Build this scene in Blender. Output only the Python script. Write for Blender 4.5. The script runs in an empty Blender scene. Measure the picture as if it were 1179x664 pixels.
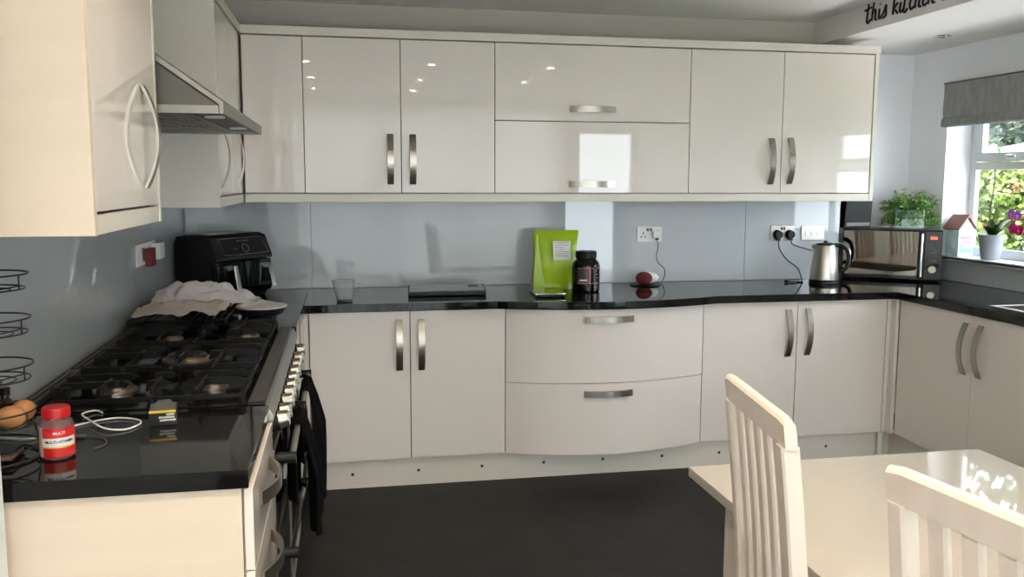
import bpy, bmesh, math, random
from math import pi, sin, cos, radians as R
from mathutils import Vector, Matrix
random.seed(7)
SC = bpy.context.scene
COL = SC.collection
MW = {}

# ------------------------------------------------------------------ materials
def mat(name, col, rough=.5, metal=0., spec=.5, coat=0., coat_r=.03, trans=0., ior=1.45, emis=None, es=0., bump=None, var=None, alpha=1., aniso=0.):
    m = bpy.data.materials.new(name); m.use_nodes = True
    nt = m.node_tree; b = nt.nodes['Principled BSDF']
    b.inputs['Base Color'].default_value = (*col, 1)
    b.inputs['Roughness'].default_value = rough
    b.inputs['Metallic'].default_value = metal
    b.inputs['Specular IOR Level'].default_value = spec
    b.inputs['Coat Weight'].default_value = coat
    b.inputs['Coat Roughness'].default_value = coat_r
    b.inputs['Transmission Weight'].default_value = trans
    b.inputs['IOR'].default_value = ior
    b.inputs['Alpha'].default_value = alpha
    b.inputs['Anisotropic'].default_value = aniso
    if emis:
        b.inputs['Emission Color'].default_value = (*emis, 1); b.inputs['Emission Strength'].default_value = es
    tc = nt.nodes.new('ShaderNodeTexCoord')
    if var:   # (second colour, scale, stretch xyz, detail, contrast lo, hi)
        c2, sc, st, lo, hi = var
        mp = nt.nodes.new('ShaderNodeMapping'); mp.inputs['Scale'].default_value = st
        nz = nt.nodes.new('ShaderNodeTexNoise'); nz.inputs['Scale'].default_value = sc; nz.inputs['Detail'].default_value = 5
        rp = nt.nodes.new('ShaderNodeValToRGB')
        rp.color_ramp.elements[0].position = lo; rp.color_ramp.elements[0].color = (*col, 1)
        rp.color_ramp.elements[1].position = hi; rp.color_ramp.elements[1].color = (*c2, 1)
        L = nt.links.new
        L(tc.outputs['Object'], mp.inputs[0]); L(mp.outputs[0], nz.inputs['Vector'])
        L(nz.outputs['Fac'], rp.inputs[0]); L(rp.outputs[0], b.inputs['Base Color'])
    if bump:  # (scale, strength, stretch)
        mp = nt.nodes.new('ShaderNodeMapping'); mp.inputs['Scale'].default_value = bump[2]
        nz = nt.nodes.new('ShaderNodeTexNoise'); nz.inputs['Scale'].default_value = bump[0]; nz.inputs['Detail'].default_value = 4
        bp = nt.nodes.new('ShaderNodeBump'); bp.inputs['Strength'].default_value = bump[1]; bp.inputs['Distance'].default_value = .01
        L = nt.links.new
        L(tc.outputs['Object'], mp.inputs[0]); L(mp.outputs[0], nz.inputs['Vector'])
        L(nz.outputs['Fac'], bp.inputs['Height']); L(bp.outputs[0], b.inputs['Normal'])
    return m
one = (1, 1, 1)
M = dict(
    gloss=mat('gloss_cream', (.79, .71, .65), .5, coat=1., coat_r=.02, spec=.3),
    carcass=mat('carcass_cream', (.74, .68, .60), .35, spec=.4),
    endpanel=mat('end_panel_cream', (.72, .60, .475), .45, spec=.35, var=((.70, .58, .455), 3, (1, 1, 6), .4, .6)),
    seam=mat('dark_seam', (.045, .035, .028), .7),
    wall=mat('painted_wall', (.84, .84, .88), .85, spec=.2, bump=(90, .04, one)),
    wallgrey=mat('painted_wall_taupe', (.50, .455, .405), .85, spec=.2, bump=(90, .04, one)),
    ceil=mat('ceiling_paint', (.83, .80, .79), .9, spec=.1, bump=(70, .03, one)),
    white=mat('white_paint', (.66, .67, .68), .5),
    glassp=mat('back_painted_glass', (.44, .465, .485), .5, coat=1., coat_r=.01, spec=.3),
    granite=mat('black_granite', (.005, .005, .0055), .05, spec=.33, var=((.0075, .008, .0085), 160, one, .55, .75)),
    floor=mat('charcoal_vinyl', (.009, .008, .008), .45, spec=.2, var=((.017, .0155, .015), 6, one, .35, .7), bump=(40, .05, one)),
    steel=mat('brushed_steel', (.44, .42, .385), .3, metal=1., bump=(60, .05, (1, 1, 30)), aniso=.4),
    nickel=mat('brushed_nickel', (.40, .37, .325), .3, metal=1.),
    chrome=mat('chrome', (.8, .8, .8), .08, metal=1.),
    darksteel=mat('dark_steel', (.10, .095, .085), .4, metal=.7),
    hobblack=mat('black_enamel', (.006, .006, .007), .1, spec=.45),
    iron=mat('cast_iron', (.005, .005, .005), .5, spec=.3, bump=(220, .15, one)),
    burner=mat('burner_cap', (.03, .03, .03), .3),
    brass=mat('burner_alloy', (.45, .36, .28), .3, metal=1.),
    blackp=mat('black_plastic', (.006, .006, .007), .42, spec=.35),
    blackg=mat('black_gloss', (.005, .006, .008), .06, spec=.35),
    mirror=mat('mirror_door', (.15, .135, .115), .03, metal=1.),
    rubber=mat('rubber', (.01, .01, .01), .6),
    wire=mat('black_wire', (.010, .010, .012), .35),
    towel=mat('black_towel', (.006, .006, .008), .95, spec=.1, bump=(180, .6, one)),
    cloth=mat('grey_cloth', (.62, .57, .56), .9, spec=.1, bump=(60, .3, one)),
    paper=mat('baking_paper', (.50, .43, .37), .6, bump=(25, .4, one)),
    plasticw=mat('white_plastic', (.75, .75, .73), .3),
    jar=mat('clear_plastic', (.9, .9, .92), .08, trans=.92, ior=1.3),
    jugglass=mat('jug_clear', (.90, .90, .93), .12, trans=.86, ior=1.15),
    navy=mat('navy_plastic', (.008, .010, .018), .3),
    red=mat('red_label', (.55, .012, .015), .3, var=((.62, .04, .03), 40, one, .45, .6)),
    redcap=mat('red_cap', (.50, .01, .015), .35),
    label=mat('white_label', (.75, .74, .72), .45),
    gold=mat('yellow_print', (.75, .52, .05), .4),
    ink=mat('dark_ink', (.012, .012, .014), .5),
    greybrown=mat('card_grey', (.10, .095, .09), .4),
    lime=mat('lime_foil', (.33, .50, .008), .3, spec=.6, bump=(18, .35, (1, 1, .5))),
    egg=mat('brown_egg', (.50, .22, .09), .5, var=((.42, .17, .06), 30, one, .4, .7)),
    amber=mat('amber_glass', (.03, .018, .008), .06, coat=1.),
    echo=mat('maroon_cloth', (.16, .02, .025), .8, bump=(150, .4, one)),
    terra=mat('brown_roof', (.24, .10, .08), .6),
    pastel=mat('pastel_mint', (.45, .68, .66), .5, var=((.75, .80, .82), 18, one, .4, .6)),
    pink=mat('pink_print', (.75, .18, .25), .5),
    bluebox=mat('slate_blue_wood', (.22, .33, .38), .6),
    pot=mat('grey_pot', (.30, .32, .35), .5),
    soil=mat('soil', (.04, .03, .02), .95),
    leaf=mat('fern_leaf', (.10, .22, .04), .5, var=((.20, .36, .07), 12, one, .35, .65)),
    orleaf=mat('orchid_leaf', (.02, .05, .012), .35, var=((.05, .10, .025), 8, one, .4, .7)),
    stem=mat('stem_green', (.03, .04, .015), .5),
    petal=mat('magenta_petal', (.62, .02, .20), .5),
    petal2=mat('violet_petal', (.50, .16, .62), .5),
    blind=mat('blind_fabric', (.33, .33, .32), .95, spec=.1, bump=(260, .4, (1, 1, .2)), var=((.28, .28, .275), 40, (1, 1, .25), .4, .6)),
    upvc=mat('white_upvc', (.62, .64, .66), .3),
    tabletop=mat('cream_table_lacquer', (.40, .365, .315), .4, coat=1., coat_r=.03),
    chair=mat('washed_wood', (.66, .58, .51), .4, var=((.60, .52, .45), 20, (1, 1, .12), .3, .7), coat=.4, coat_r=.2),
    lens=mat('lamp_lens', (.9, .85, .75), .5, emis=(1., .82, .58), es=60.),
    lensoff=mat('lamp_lens_unlit', (.8, .8, .8), .15),
    redled=mat('red_display', (.1, .0, .0), .3, emis=(1., .08, .05), es=1.6),
    screen=mat('dim_screen_print', (.25, .25, .25), .4),
    silver=mat('silver_line', (.55, .55, .55), .3, metal=.8),
    grass=mat('lawn', (.05, .09, .025), .9, var=((.08, .13, .035), 5, one, .3, .7), bump=(80, .5, one)),
    hedgeA=mat('hedge_yellow_green', (.06, .11, .012), .6, var=((.13, .17, .02), 3, one, .35, .65)),
    hedgeB=mat('hedge_green', (.03, .06, .02), .6, var=((.06, .10, .035), 3, one, .35, .65)),
    hedgeC=mat('hedge_grey_green', (.05, .07, .05), .6, var=((.11, .135, .11), 3, one, .35, .65)),
    flowerR=mat('coral_blossom', (.40, .09, .05), .6),
    brickw=mat('brown_brick', (.12, .06, .05), .85),
    slate=mat('slate_roof', (.18, .17, .18), .8),
    tanks=mat('pale_render', (.35, .33, .34), .8),
)
# window glass: thin clear pane, no refraction offset
def pane_mat():
    m = bpy.data.materials.new('window_glass'); m.use_nodes = True
    nt = m.node_tree; nt.nodes.clear()
    o = nt.nodes.new('ShaderNodeOutputMaterial'); mx = nt.nodes.new('ShaderNodeMixShader')
    t = nt.nodes.new('ShaderNodeBsdfTransparent'); g = nt.nodes.new('ShaderNodeBsdfGlossy'); g.inputs['Roughness'].default_value = .02
    lw = nt.nodes.new('ShaderNodeLayerWeight'); pw = nt.nodes.new('ShaderNodeMath'); pw.operation = 'POWER'; pw.inputs[1].default_value = 5.
    f = nt.nodes.new('ShaderNodeMath'); f.operation = 'MULTIPLY_ADD'; f.inputs[1].default_value = .9; f.inputs[2].default_value = .04
    nt.links.new(lw.outputs['Facing'], pw.inputs[0]); nt.links.new(pw.outputs[0], f.inputs[0])
    t.inputs[0].default_value = (.96, .98, .98, 1)
    L = nt.links.new
    L(f.outputs[0], mx.inputs[0]); L(t.outputs[0], mx.inputs[1]); L(g.outputs[0], mx.inputs[2]); L(mx.outputs[0], o.inputs[0])
    return m
M['pane'] = pane_mat()
M['hoodsteel'] = mat('hood_steel', (.27, .255, .225), .42, metal=1.)

def net_mat():
    m = bpy.data.materials.new('added_net_curtain'); m.use_nodes = True  # cloth of the added rear glazing, spreads its fill light
    nt = m.node_tree; nt.nodes.clear(); L = nt.links.new
    o = nt.nodes.new('ShaderNodeOutputMaterial'); a = nt.nodes.new('ShaderNodeMixShader'); t = nt.nodes.new('ShaderNodeBsdfTranslucent'); d = nt.nodes.new('ShaderNodeBsdfDiffuse')
    t.inputs[0].default_value = (.87, .83, .82, 1); d.inputs[0].default_value = (.75, .73, .70, 1); a.inputs[0].default_value = .35
    L(t.outputs[0], a.inputs[1]); L(d.outputs[0], a.inputs[2]); L(a.outputs[0], o.inputs[0])
    return m
M['net'] = net_mat()
# ------------------------------------------------------------------ mesh helpers
def NB(): return bmesh.new()
def merge(bm, tb, mtx=None):
    if mtx is not None: tb.transform(mtx)
    me = bpy.data.meshes.new('t'); tb.to_mesh(me); tb.free(); bm.from_mesh(me); bpy.data.meshes.remove(me)
    return bm
def box(bm, x0, x1, y0, y1, z0, z1, bev=0., seg=2, mtx=None):
    tb = NB(); bmesh.ops.create_cube(tb, size=1)
    for v in tb.verts:
        v.co = Vector((x0 + (v.co.x + .5) * (x1 - x0), y0 + (v.co.y + .5) * (y1 - y0), z0 + (v.co.z + .5) * (z1 - z0)))
    if bev > 0: bmesh.ops.bevel(tb, geom=tb.edges[:], offset=bev, segments=seg, profile=.5, affect='EDGES')
    return merge(bm, tb, mtx)
def prism(bm, pts, axis, a0, a1, bev=0., mtx=None):
    """polygon pts in the two other axes (in x,y,z order), extruded along axis"""
    tb = NB()
    def mk(p, a):
        if axis == 'z': return (p[0], p[1], a)
        if axis == 'y': return (p[0], a, p[1])
        return (a, p[0], p[1])
    A = [tb.verts.new(mk(p, a0)) for p in pts]; B = [tb.verts.new(mk(p, a1)) for p in pts]
    n = len(pts)
    tb.faces.new(A); tb.faces.new(B)
    for i in range(n): tb.faces.new((A[i], A[(i + 1) % n], B[(i + 1) % n], B[i]))
    bmesh.ops.recalc_face_normals(tb, faces=tb.faces)
    if bev > 0: bmesh.ops.bevel(tb, geom=tb.edges[:], offset=bev, segments=2, profile=.5, affect='EDGES')
    return merge(bm, tb, mtx)
def cyl(bm, p0, p1, r0, r1=None, seg=20, cap=True):
    r1 = r0 if r1 is None else r1
    p0, p1 = Vector(p0), Vector(p1); d = p1 - p0
    q = d.to_track_quat('Z', 'Y').to_matrix().to_4x4(); q.translation = p0
    tb = NB(); A = []; B = []
    for i in range(seg):
        a = 2 * pi * i / seg
        A.append(tb.verts.new((r0 * cos(a), r0 * sin(a), 0))); B.append(tb.verts.new((r1 * cos(a), r1 * sin(a), d.length)))
    for i in range(seg): tb.faces.new((A[i], A[(i + 1) % seg], B[(i + 1) % seg], B[i]))
    if cap: tb.faces.new(A[::-1]); tb.faces.new(B)
    return merge(bm, tb, q)
def lathe(bm, prof, c=(0, 0, 0), seg=32, mtx=None):
    tb = NB(); rings = []
    for r, z in prof:
        if r < 1e-6: rings.append([tb.verts.new((c[0], c[1], c[2] + z))])
        else: rings.append([tb.verts.new((c[0] + r * cos(2 * pi * i / seg), c[1] + r * sin(2 * pi * i / seg), c[2] + z)) for i in range(seg)])
    for a, b in zip(rings, rings[1:]):
        for i in range(seg):
            j = (i + 1) % seg
            if len(a) == 1 and len(b) == 1: continue
            if len(a) == 1: tb.faces.new((a[0], b[j], b[i]))
            elif len(b) == 1: tb.faces.new((a[i], a[j], b[0]))
            else: tb.faces.new((a[i], a[j], b[j], b[i]))
    bmesh.ops.recalc_face_normals(tb, faces=tb.faces)
    return merge(bm, tb, mtx)
def tube(bm, pts, r, seg=8, closed=False):
    pts = [Vector(p) for p in pts]; n = len(pts); tb = NB(); rings = []
    up = Vector((0, 0, 1)); prevn = None
    for i, p in enumerate(pts):
        if closed: t = (pts[(i + 1) % n] - pts[i - 1])
        else: t = pts[min(i + 1, n - 1)] - pts[max(i - 1, 0)]
        t.normalize()
        if prevn is None:
            nn = t.cross(up)
            if nn.length < .1: nn = t.cross(Vector((1, 0, 0)))
        else: nn = prevn - t * prevn.dot(t)
        nn.normalize(); prevn = nn; bb = t.cross(nn)
        rings.append([tb.verts.new(p + (nn * cos(2 * pi * k / seg) + bb * sin(2 * pi * k / seg)) * r) for k in range(seg)])
    m = n if closed else n - 1
    for i in range(m):
        a, b = rings[i], rings[(i + 1) % n]
        for k in range(seg): tb.faces.new((a[k], a[(k + 1) % seg], b[(k + 1) % seg], b[k]))
    if not closed: tb.faces.new(rings[0][::-1]); tb.faces.new(rings[-1])
    bmesh.ops.recalc_face_normals(tb, faces=tb.faces)
    return merge(bm, tb)
def smooth_path(pts, k=8):
    P = [Vector(p) for p in pts]; out = []
    for i in range(len(P) - 1):
        p0 = P[max(i - 1, 0)]; p1 = P[i]; p2 = P[i + 1]; p3 = P[min(i + 2, len(P) - 1)]
        for j in range(k):
            t = j / k
            out.append(.5 * ((2 * p1) + (p2 - p0) * t + (2 * p0 - 5 * p1 + 4 * p2 - p3) * t * t + (3 * p1 - p0 - 3 * p2 + p3) * t ** 3))
    out.append(P[-1]); return out
def sphere(bm, c, r, sx=1, sy=1, sz=1, seg=24, mtx=None):
    tb = NB(); bmesh.ops.create_uvsphere(tb, u_segments=seg, v_segments=seg // 2, radius=r)
    m = Matrix.Translation(c) @ (mtx or Matrix.Identity(4)) @ Matrix.Diagonal((sx, sy, sz, 1))
    return merge(bm, tb, m)

def finish(name, bm, m, parent=None, sharp=35):
    bm.normal_update()
    for f in bm.faces: f.smooth = True
    for e in bm.edges:
        if len(e.link_faces) == 2 and e.calc_face_angle(0) > R(sharp): e.smooth = False
    me = bpy.data.meshes.new(name)
    if parent is not None:
        bm.transform(MW[parent.name].inverted())
    bm.to_mesh(me); bm.free()
    me.materials.append(M[m] if isinstance(m, str) else m)
    o = bpy.data.objects.new(name, me); COL.objects.link(o)
    if len(me.polygons) < 3000:
        wn = o.modifiers.new('weighted_normals', 'WEIGHTED_NORMAL'); wn.keep_sharp = True; wn.weight = 90
    if parent is not None: o.parent = parent; MW[o.name] = MW[parent.name]
    else: MW[o.name] = Matrix.Identity(4)
    return o
def tag(o, label, cat, group=None):
    o['label'] = label; o['category'] = cat
    if group: o['group'] = group
    return o
def thing(name, label, cat, loc=(0, 0, 0), rz=0., group=None):
    o = bpy.data.objects.new(name, None); COL.objects.link(o); o.empty_display_size = .05
    o.location = loc; o.rotation_euler = (0, 0, rz)
    MW[o.name] = Matrix.Translation(loc) @ Matrix.Rotation(rz, 4, 'Z')
    return tag(o, label, cat, group)
def local(parent):   # matrix to build in the thing's own frame
    return MW[parent.name]
def part(name, bm, m, parent, sharp=35, mtx=None, label=None):
    if mtx is not None: bm.transform(mtx)
    o = finish(name, bm, m, parent, sharp)
    if label: o['label'] = label
    return o
def solo(name, bm, m, label, cat, loc=(0, 0, 0), group=None, sharp=35):
    bm.transform(Matrix.Translation(loc).inverted())
    o = finish(name, bm, m, None, sharp); o.location = loc; MW[o.name] = Matrix.Translation(loc)
    return tag(o, label, cat, group)
def struct(name, bm, m, parent=None):
    o = finish(name, bm, m, parent)
    if parent is None: o['kind'] = 'structure'
    return o
def copy_tree(o, parent=None):
    c = o.copy(); COL.objects.link(c)
    if parent is not None: c.parent = parent
    for ch in [x for x in bpy.data.objects if x.parent == o]: copy_tree(ch, c)
    return c

# ================================================================== ROOM
WX, WL, WY = 3.60, -0.66, 0.60          # window wall, left wall, back wall
ZC, ZS = 2.372, 2.242                    # ceiling, dropped soffit
RY = -5.1                                # rear wall
# floor
b = NB(); box(b, -.9, 3.95, RY - .1, 1.0, -.08, 0); struct('floor', b, 'floor')
b = NB(); box(b, -.9, 2.796, RY - .1, .75, ZC, ZC + .1); struct('ceiling', b, 'ceil')
b = NB(); box(b, 2.796, 3.95, RY - .1, 1.0, ZS, ZC + .1); struct('ceiling_soffit', b, 'ceil')
b = NB(); box(b, -.9, WL, -2.385, .75, 0, ZC); struct('wall_left', b, 'wallgrey')
b = NB(); box(b, -.9, -.478, RY, -2.387, 0, ZC, .004); struct('wall_left_nib', b, 'white')
b = NB(); box(b, WL, 3.02, WY, .75, 0, ZC); struct('wall_back', b, 'wallgrey')
b = NB(); box(b, 3.02, 3.95, .82, .97, 0, ZS); box(b, 3.0, 3.02, .6, .97, 0, ZS); struct('wall_corner_recess', b, 'wall')
# window wall with opening (Y -1.42..0.49, Z 1.03..2.0)
OY0, OY1, OZ0, OZ1 = -1.42, .485, 1.03, 2.02
b = NB()
box(b, WX, 3.82, RY, .82, 0, OZ0); box(b, WX, 3.82, RY, .82, OZ1, ZS)
box(b, WX, 3.82, OY1, .82, OZ0, OZ1); box(b, WX, 3.82, RY, OY0, OZ0, OZ1)
struct('wall_right', b, 'wall')
# rear wall with patio door opening X 2.75..3.4  z 0..2.08
DX0, DX1, DZ = 2.74, 3.50, 2.08
b = NB()
box(b, -.9, -.42, RY - .15, RY, 0, ZC); box(b, 2.58, DX0, RY - .15, RY, 0, ZC); box(b, -.42, 2.58, RY - .15, RY, 0, .06); box(b, -.42, 2.58, RY - .15, RY, 2.30, ZC); box(b, DX1, 3.95, RY - .15, RY, 0, ZC); box(b, DX0, DX1, RY - .15, RY, DZ, ZC)
struct('wall_rear', b, 'wall')
d1 = thing('door_1', 'white glazed patio door', 'door', (3.11, RY - .05, 0)); d1['kind'] = 'structure'
del d1['label'], d1['category']
b = NB()
for x0, x1 in ((DX0, DX0 + .07), (DX1 - .07, DX1)): box(b, x0, x1, RY - .1, RY - .03, 0, DZ, .004)
box(b, DX0 + .07, DX1 - .07, RY - .1, RY - .03, DZ - .07, DZ, .004); box(b, DX0 + .07, DX1 - .07, RY - .1, RY - .03, 0, .1, .004)
part('door_frame', b, 'upvc', d1)
b = NB(); box(b, DX0 + .07, DX1 - .07, RY - .07, RY - .064, .1, DZ - .07); part('pane', b, 'pane', d1)

# added rear glazing and net curtain, invented to bring soft fill light in
w2 = bpy.data.objects.new('added_fill_window', None); COL.objects.link(w2); w2.location = (1.08, RY - .05, .06); w2['kind'] = 'structure'; MW[w2.name] = Matrix.Translation(w2.location)
b = NB(); yf = RY - .10
box(b, -.42, 2.58, yf, yf + .06, .06, .12, .003); box(b, -.42, 2.58, yf, yf + .06, 2.24, 2.30, .003)
for x in (-.42, .56, 1.54, 2.52): box(b, x, x + .06, yf, yf + .06, .12, 2.24, .003)
part('window_frame', b, 'upvc', w2)
for x in (-.36, .62, 1.60): b = NB(); box(b, x, x + .92, yf + .025, yf + .031, .12, 2.24); part('pane', b, 'pane', w2)
tb = NB(); n = 320; lo = []; hi = []
for i in range(n + 1):
    x = -.45 + 3.06 * i / n; y = RY + .045 + .018 * sin(i * .52) + .006 * sin(i * .21)
    lo.append(tb.verts.new((x, y, .02))); hi.append(tb.verts.new((x, y, 2.33)))
for i in range(n): tb.faces.new((lo[i], lo[i + 1], hi[i + 1], hi[i]))
part('added_net_curtain', merge(NB(), tb), 'net', w2, sharp=180)
b = NB(); cyl(b, (-.46, RY + .045, 2.335), (2.62, RY + .045, 2.335), .012); part('added_curtain_pole', b, 'nickel', w2)

# window: uPVC, three lights
w1 = bpy.data.objects.new('window_1', None); COL.objects.link(w1); w1.location = (3.80, -.47, OZ0); w1['kind'] = 'structure'
MW[w1.name] = Matrix.Translation(w1.location)
FX0, FX1 = 3.765, 3.795
b = NB()
def ring(bm, x0, x1, y0, y1, z0, z1, w, bev=.004):
    box(bm, x0, x1, y0, y1, z0, z0 + w, bev); box(bm, x0, x1, y0, y1, z1 - w, z1, bev)
    box(bm, x0, x1, y0, y0 + w, z0 + w, z1 - w, bev); box(bm, x0, x1, y1 - w, y1, z0 + w, z1 - w, bev)
ring(b, FX0, FX1, OY0, OY1, OZ0 + .02, OZ1, .052)
mull = [-.15, -.785]
for my in mull: box(b, FX0, FX1, my - .03, my + .03, OZ0 + .07, OZ1 - .05, .004)
lights = [(mull[0] + .03, OY1 - .052), (mull[1] + .03, mull[0] - .03), (OY0 + .052, mull[1] - .03)]
for y0, y1 in lights: box(b, FX0, FX1, y0, y1, 1.545, 1.588, .004)
part('window_frame', b, 'upvc', w1)
for y0, y1 in lights:
    s = NB(); ring(s, FX0 - .012, FX1 - .004, y0 + .004, y1 - .004, 1.592, OZ1 - .056, .05, .004)
    so = part('opening_sash', s, 'upvc', w1)
    h = NB(); ym = (y0 + y1) / 2
    box(h, FX0 - .03, FX0 - .012, ym - .02, ym + .02, 1.602, 1.63, .004); box(h, FX0 - .042, FX0 - .03, ym - .065, ym + .012, 1.607, 1.625, .004)
    part('sash_handle', h, 'plasticw', so)
    g = NB(); box(g, 3.772, 3.778, y0 + .05, y1 - .05, 1.64, OZ1 - .1); part('pane', g, 'pane', so)
    g = NB(); box(g, 3.776, 3.782, y0, y1, OZ0 + .07, 1.55); part('pane', g, 'pane', w1)
b = NB(); box(b, 3.565, FX0 + .02, OY0 + .001, OY1 - .001, 1.032, 1.05, .004)
box(b, 3.565, 3.598, OY0 - .03, OY1 + .03, 1.03, 1.05, .004); part('window_sill', b, 'white', w1)

# roman blind
bl = thing('roman_blind', 'grey fabric roman blind gathered up at the top of the kitchen window', 'blind', (3.58, -.47, 1.79))
b = NB()
pts = []
z = 2.03
prof = [(3.560, 2.032), (3.596, 2.032), (3.596, 1.79), (3.556, 1.79), (3.549, 1.80), (3.553, 1.835), (3.562, 1.84), (3.557, 1.90), (3.561, 1.97)]
prism(b, prof, 'y', -1.38, .476); part('folded_fabric', b, 'blind', bl)
b = NB(); box(b, 3.556, 3.599, -1.38, .478, 2.032, 2.04, .002); part('headrail', b, 'darksteel', bl)

# trims: none on back. Under-soffit downlight + ceiling downlights
def downlight(x, y, z, label, lit=True, group=None):
    t = thing('ceiling_downlight', label, 'downlight', (x, y, z), 0, group)
    b = NB(); lathe(b, [(.030, -.001), (.032, -.006), (.043, -.006), (.046, -.0005), (.046, 0.0), (.030, 0.0)], (x, y, z), 28)
    part('bezel', b, 'chrome' , t)
    b = NB(); lathe(b, [(0, -.003), (.0295, -.003), (.0295, -.0005), (0, -.0005)], (x, y, z), 24)
    part('lens', b, 'lens' if lit else 'lensoff', t)
downlight(3.28, .14, ZS, 'unlit chrome recessed downlight in the low soffit beside the window', False)
names = {}
for i, x in enumerate((-.11, .85, 1.80)):
    for j, y in enumerate((-2.3, -3.35, -4.3)):
        downlight(x, y, ZC, 'lit recessed ceiling downlight over the dining side, seen as a sparkle in the doors', True, 'lit ceiling downlights')
        ld = bpy.data.lights.new('downlight', 'SPOT'); ld.energy = ((3, 13, 13), (16, 9, 6), (3, 3, 3))[i][j]; ld.color = (1, .84, .66); ld.spot_size = R(118); ld.spot_blend = 1.; ld.shadow_soft_size = .03
        lo = bpy.data.objects.new('downlight_beam', ld); COL.objects.link(lo); lo.location = (x, y, ZC - .012)

# lettering on the soffit face, hand-drawn script strokes
strokes = {
 't': ([[(.10, .95), (.06, .5), (.02, .05), (.10, -.05), (.2, .1)], [(-.10, .62), (.25, .70)]], .26),
 'h': ([[(.12, .98), (.06, .5), (.02, 0)], [(.04, .3), (.14, .52), (.22, .45), (.20, .05), (.30, .0)]], .33),
 'i': ([[(.08, .5), (.05, .1), (.12, .0), (.2, .12)], [(.10, .70), (.11, .74)]], .20),
 's': ([[(-.02, .08), (.10, .28), (.20, .58), (.21, .30), (.20, .08), (.06, -.02)]], .30),
 'k': ([[(.10, .95), (.05, .5), (.02, 0)], [(.24, .52), (.06, .25), (.16, .15), (.26, .0)]], .30),
 'c': ([[(.22, .45), (.12, .52), (.03, .25), (.10, .0), (.24, .1)]], .25),
 'e': ([[(.03, .25), (.2, .35), (.14, .52), (.04, .3), (.08, .0), (.24, .08)]], .25),
 'n': ([[(.05, .5), (.02, 0)], [(.04, .3), (.14, .52), (.21, .42), (.20, .05), (.3, 0)]], .33),
 ' ': ([], .22)}
wt = thing('wall_lettering', 'black handwritten style lettering reading this kitchen on the soffit side', 'lettering', (2.79, -.2, 2.30))
H = .098; WF = 1.62; yy = .075
for ch in 'this kitchen is':
    st, adv = strokes[ch]
    if st:
        b = NB()
        for s in st:
            pp = [(2.7925, yy - px * H * WF, 2.283 + py * H) for px, py in s]
            tube(b, smooth_path(pp, 5) if len(pp) > 2 else pp, .0054, 6)
        part('letter', b, 'ink', wt)
    yy -= adv * H * WF + .002

# ================================================================== handles
def arc_handle(bm, c, along, out, L=.24, w=.031, th=.006, h=.032, n=14):
    """flat bow handle: c = centre on the face, along / out unit vectors"""
    c, along, out = Vector(c), Vector(along), Vector(out); side = along.cross(out)
    tb = NB(); rings = []
    for i in range(n + 1):
        s = -1 + 2 * i / n
        hh = h * (1 - s * s) + .001
        # tangent
        dh = -2 * s * h / (L / 2)
        t = (along + out * dh).normalized(); nn = (out - along * dh).normalized()
        p = c + along * (s * L / 2) + out * hh
        rings.append([tb.verts.new(p + side * a * w / 2 + nn * bb) for a, bb in ((-1, 0), (1, 0), (1, th), (-1, th))])
    for a, bb in zip(rings, rings[1:]):
        for k in range(4): tb.faces.new((a[k], a[(k + 1) % 4], bb[(k + 1) % 4], bb[k]))
    tb.faces.new(rings[0]); tb.faces.new(rings[-1][::-1])
    bmesh.ops.recalc_face_normals(tb, faces=tb.faces)
    return merge(bm, tb)
def handle(parent, c, along, out, **k):
    b = arc_handle(NB(), c, along, out, **k); return part('handle', b, 'nickel', parent, label='brushed nickel bow handle')
Zv, Xv, Yv = (0, 0, 1), (1, 0, 0), (0, 1, 0)

# ================================================================== WALL UNITS (back run)
YU = .28; DT = .02
def door_y(parent, x0, x1, z0, z1, yf, mtl='gloss', name='door'):
    b = NB(); box(b, x0 + .0018, x1 - .0018, yf, yf + DT - .002, z0, z1, .0018, 2); return part(name, b, mtl, parent)
def carcass_y(parent, x0, x1, z0, z1, yf, yb):
    b = NB(); box(b, x0 + .0005, x1 - .0005, yf + DT, yb, z0, z1); part('carcass', b, 'carcass', parent)
    b = NB(); box(b, x0 + .001, x1 - .001, yf + DT - .003, yf + DT - .0002, z0 + .001, z1 - .001); part('door_seal', b, 'seam', parent)
UZ0, UZ1 = 1.414, 2.1585
u = thing('wall_cabinet', 'cream gloss corner wall cabinet, single plain door left of the back run', 'cabinet', (-.17, .45, UZ0), group=None)
carcass_y(u, -.309, -.028, UZ0, UZ1, YU, .598); door_y(u, -.309, -.028, UZ0 + .002, UZ1 - .004, YU)
u = thing('wall_cabinet', 'cream gloss double wall cabinet above the measuring jug, two tall bow handles', 'cabinet', (.43, .45, UZ0))
carcass_y(u, -.028, .9045, UZ0, UZ1, YU, .598)
d = door_y(u, -.028, .437, UZ0 + .002, UZ1 - .004, YU); handle(d, (.383, YU, 1.58), Zv, (0, -1, 0))
d = door_y(u, .437, .9045, UZ0 + .002, UZ1 - .004, YU); handle(d, (.493, YU, 1.58), Zv, (0, -1, 0))
u = thing('wall_cabinet', 'wide cream gloss wall cabinet with two lift-up flap doors, one above the other', 'cabinet', (1.42, .45, UZ0))
carcass_y(u, .9045, 1.937, UZ0, UZ1, YU, .598)
d = door_y(u, .9045, 1.937, UZ0 + .002, 1.7745, YU, name='flap_door'); handle(d, (1.411, YU, 1.46), Xv, (0, -1, 0))
d = door_y(u, .9045, 1.937, 1.7785, UZ1 - .004, YU, name='flap_door'); handle(d, (1.411, YU, 1.839), Xv, (0, -1, 0))
u = thing('wall_cabinet', 'cream gloss double wall cabinet at the right end beside the window corner', 'cabinet', (2.46, .45, UZ0))
carcass_y(u, 1.937, 2.9865, UZ0, UZ1, YU, .598)
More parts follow.
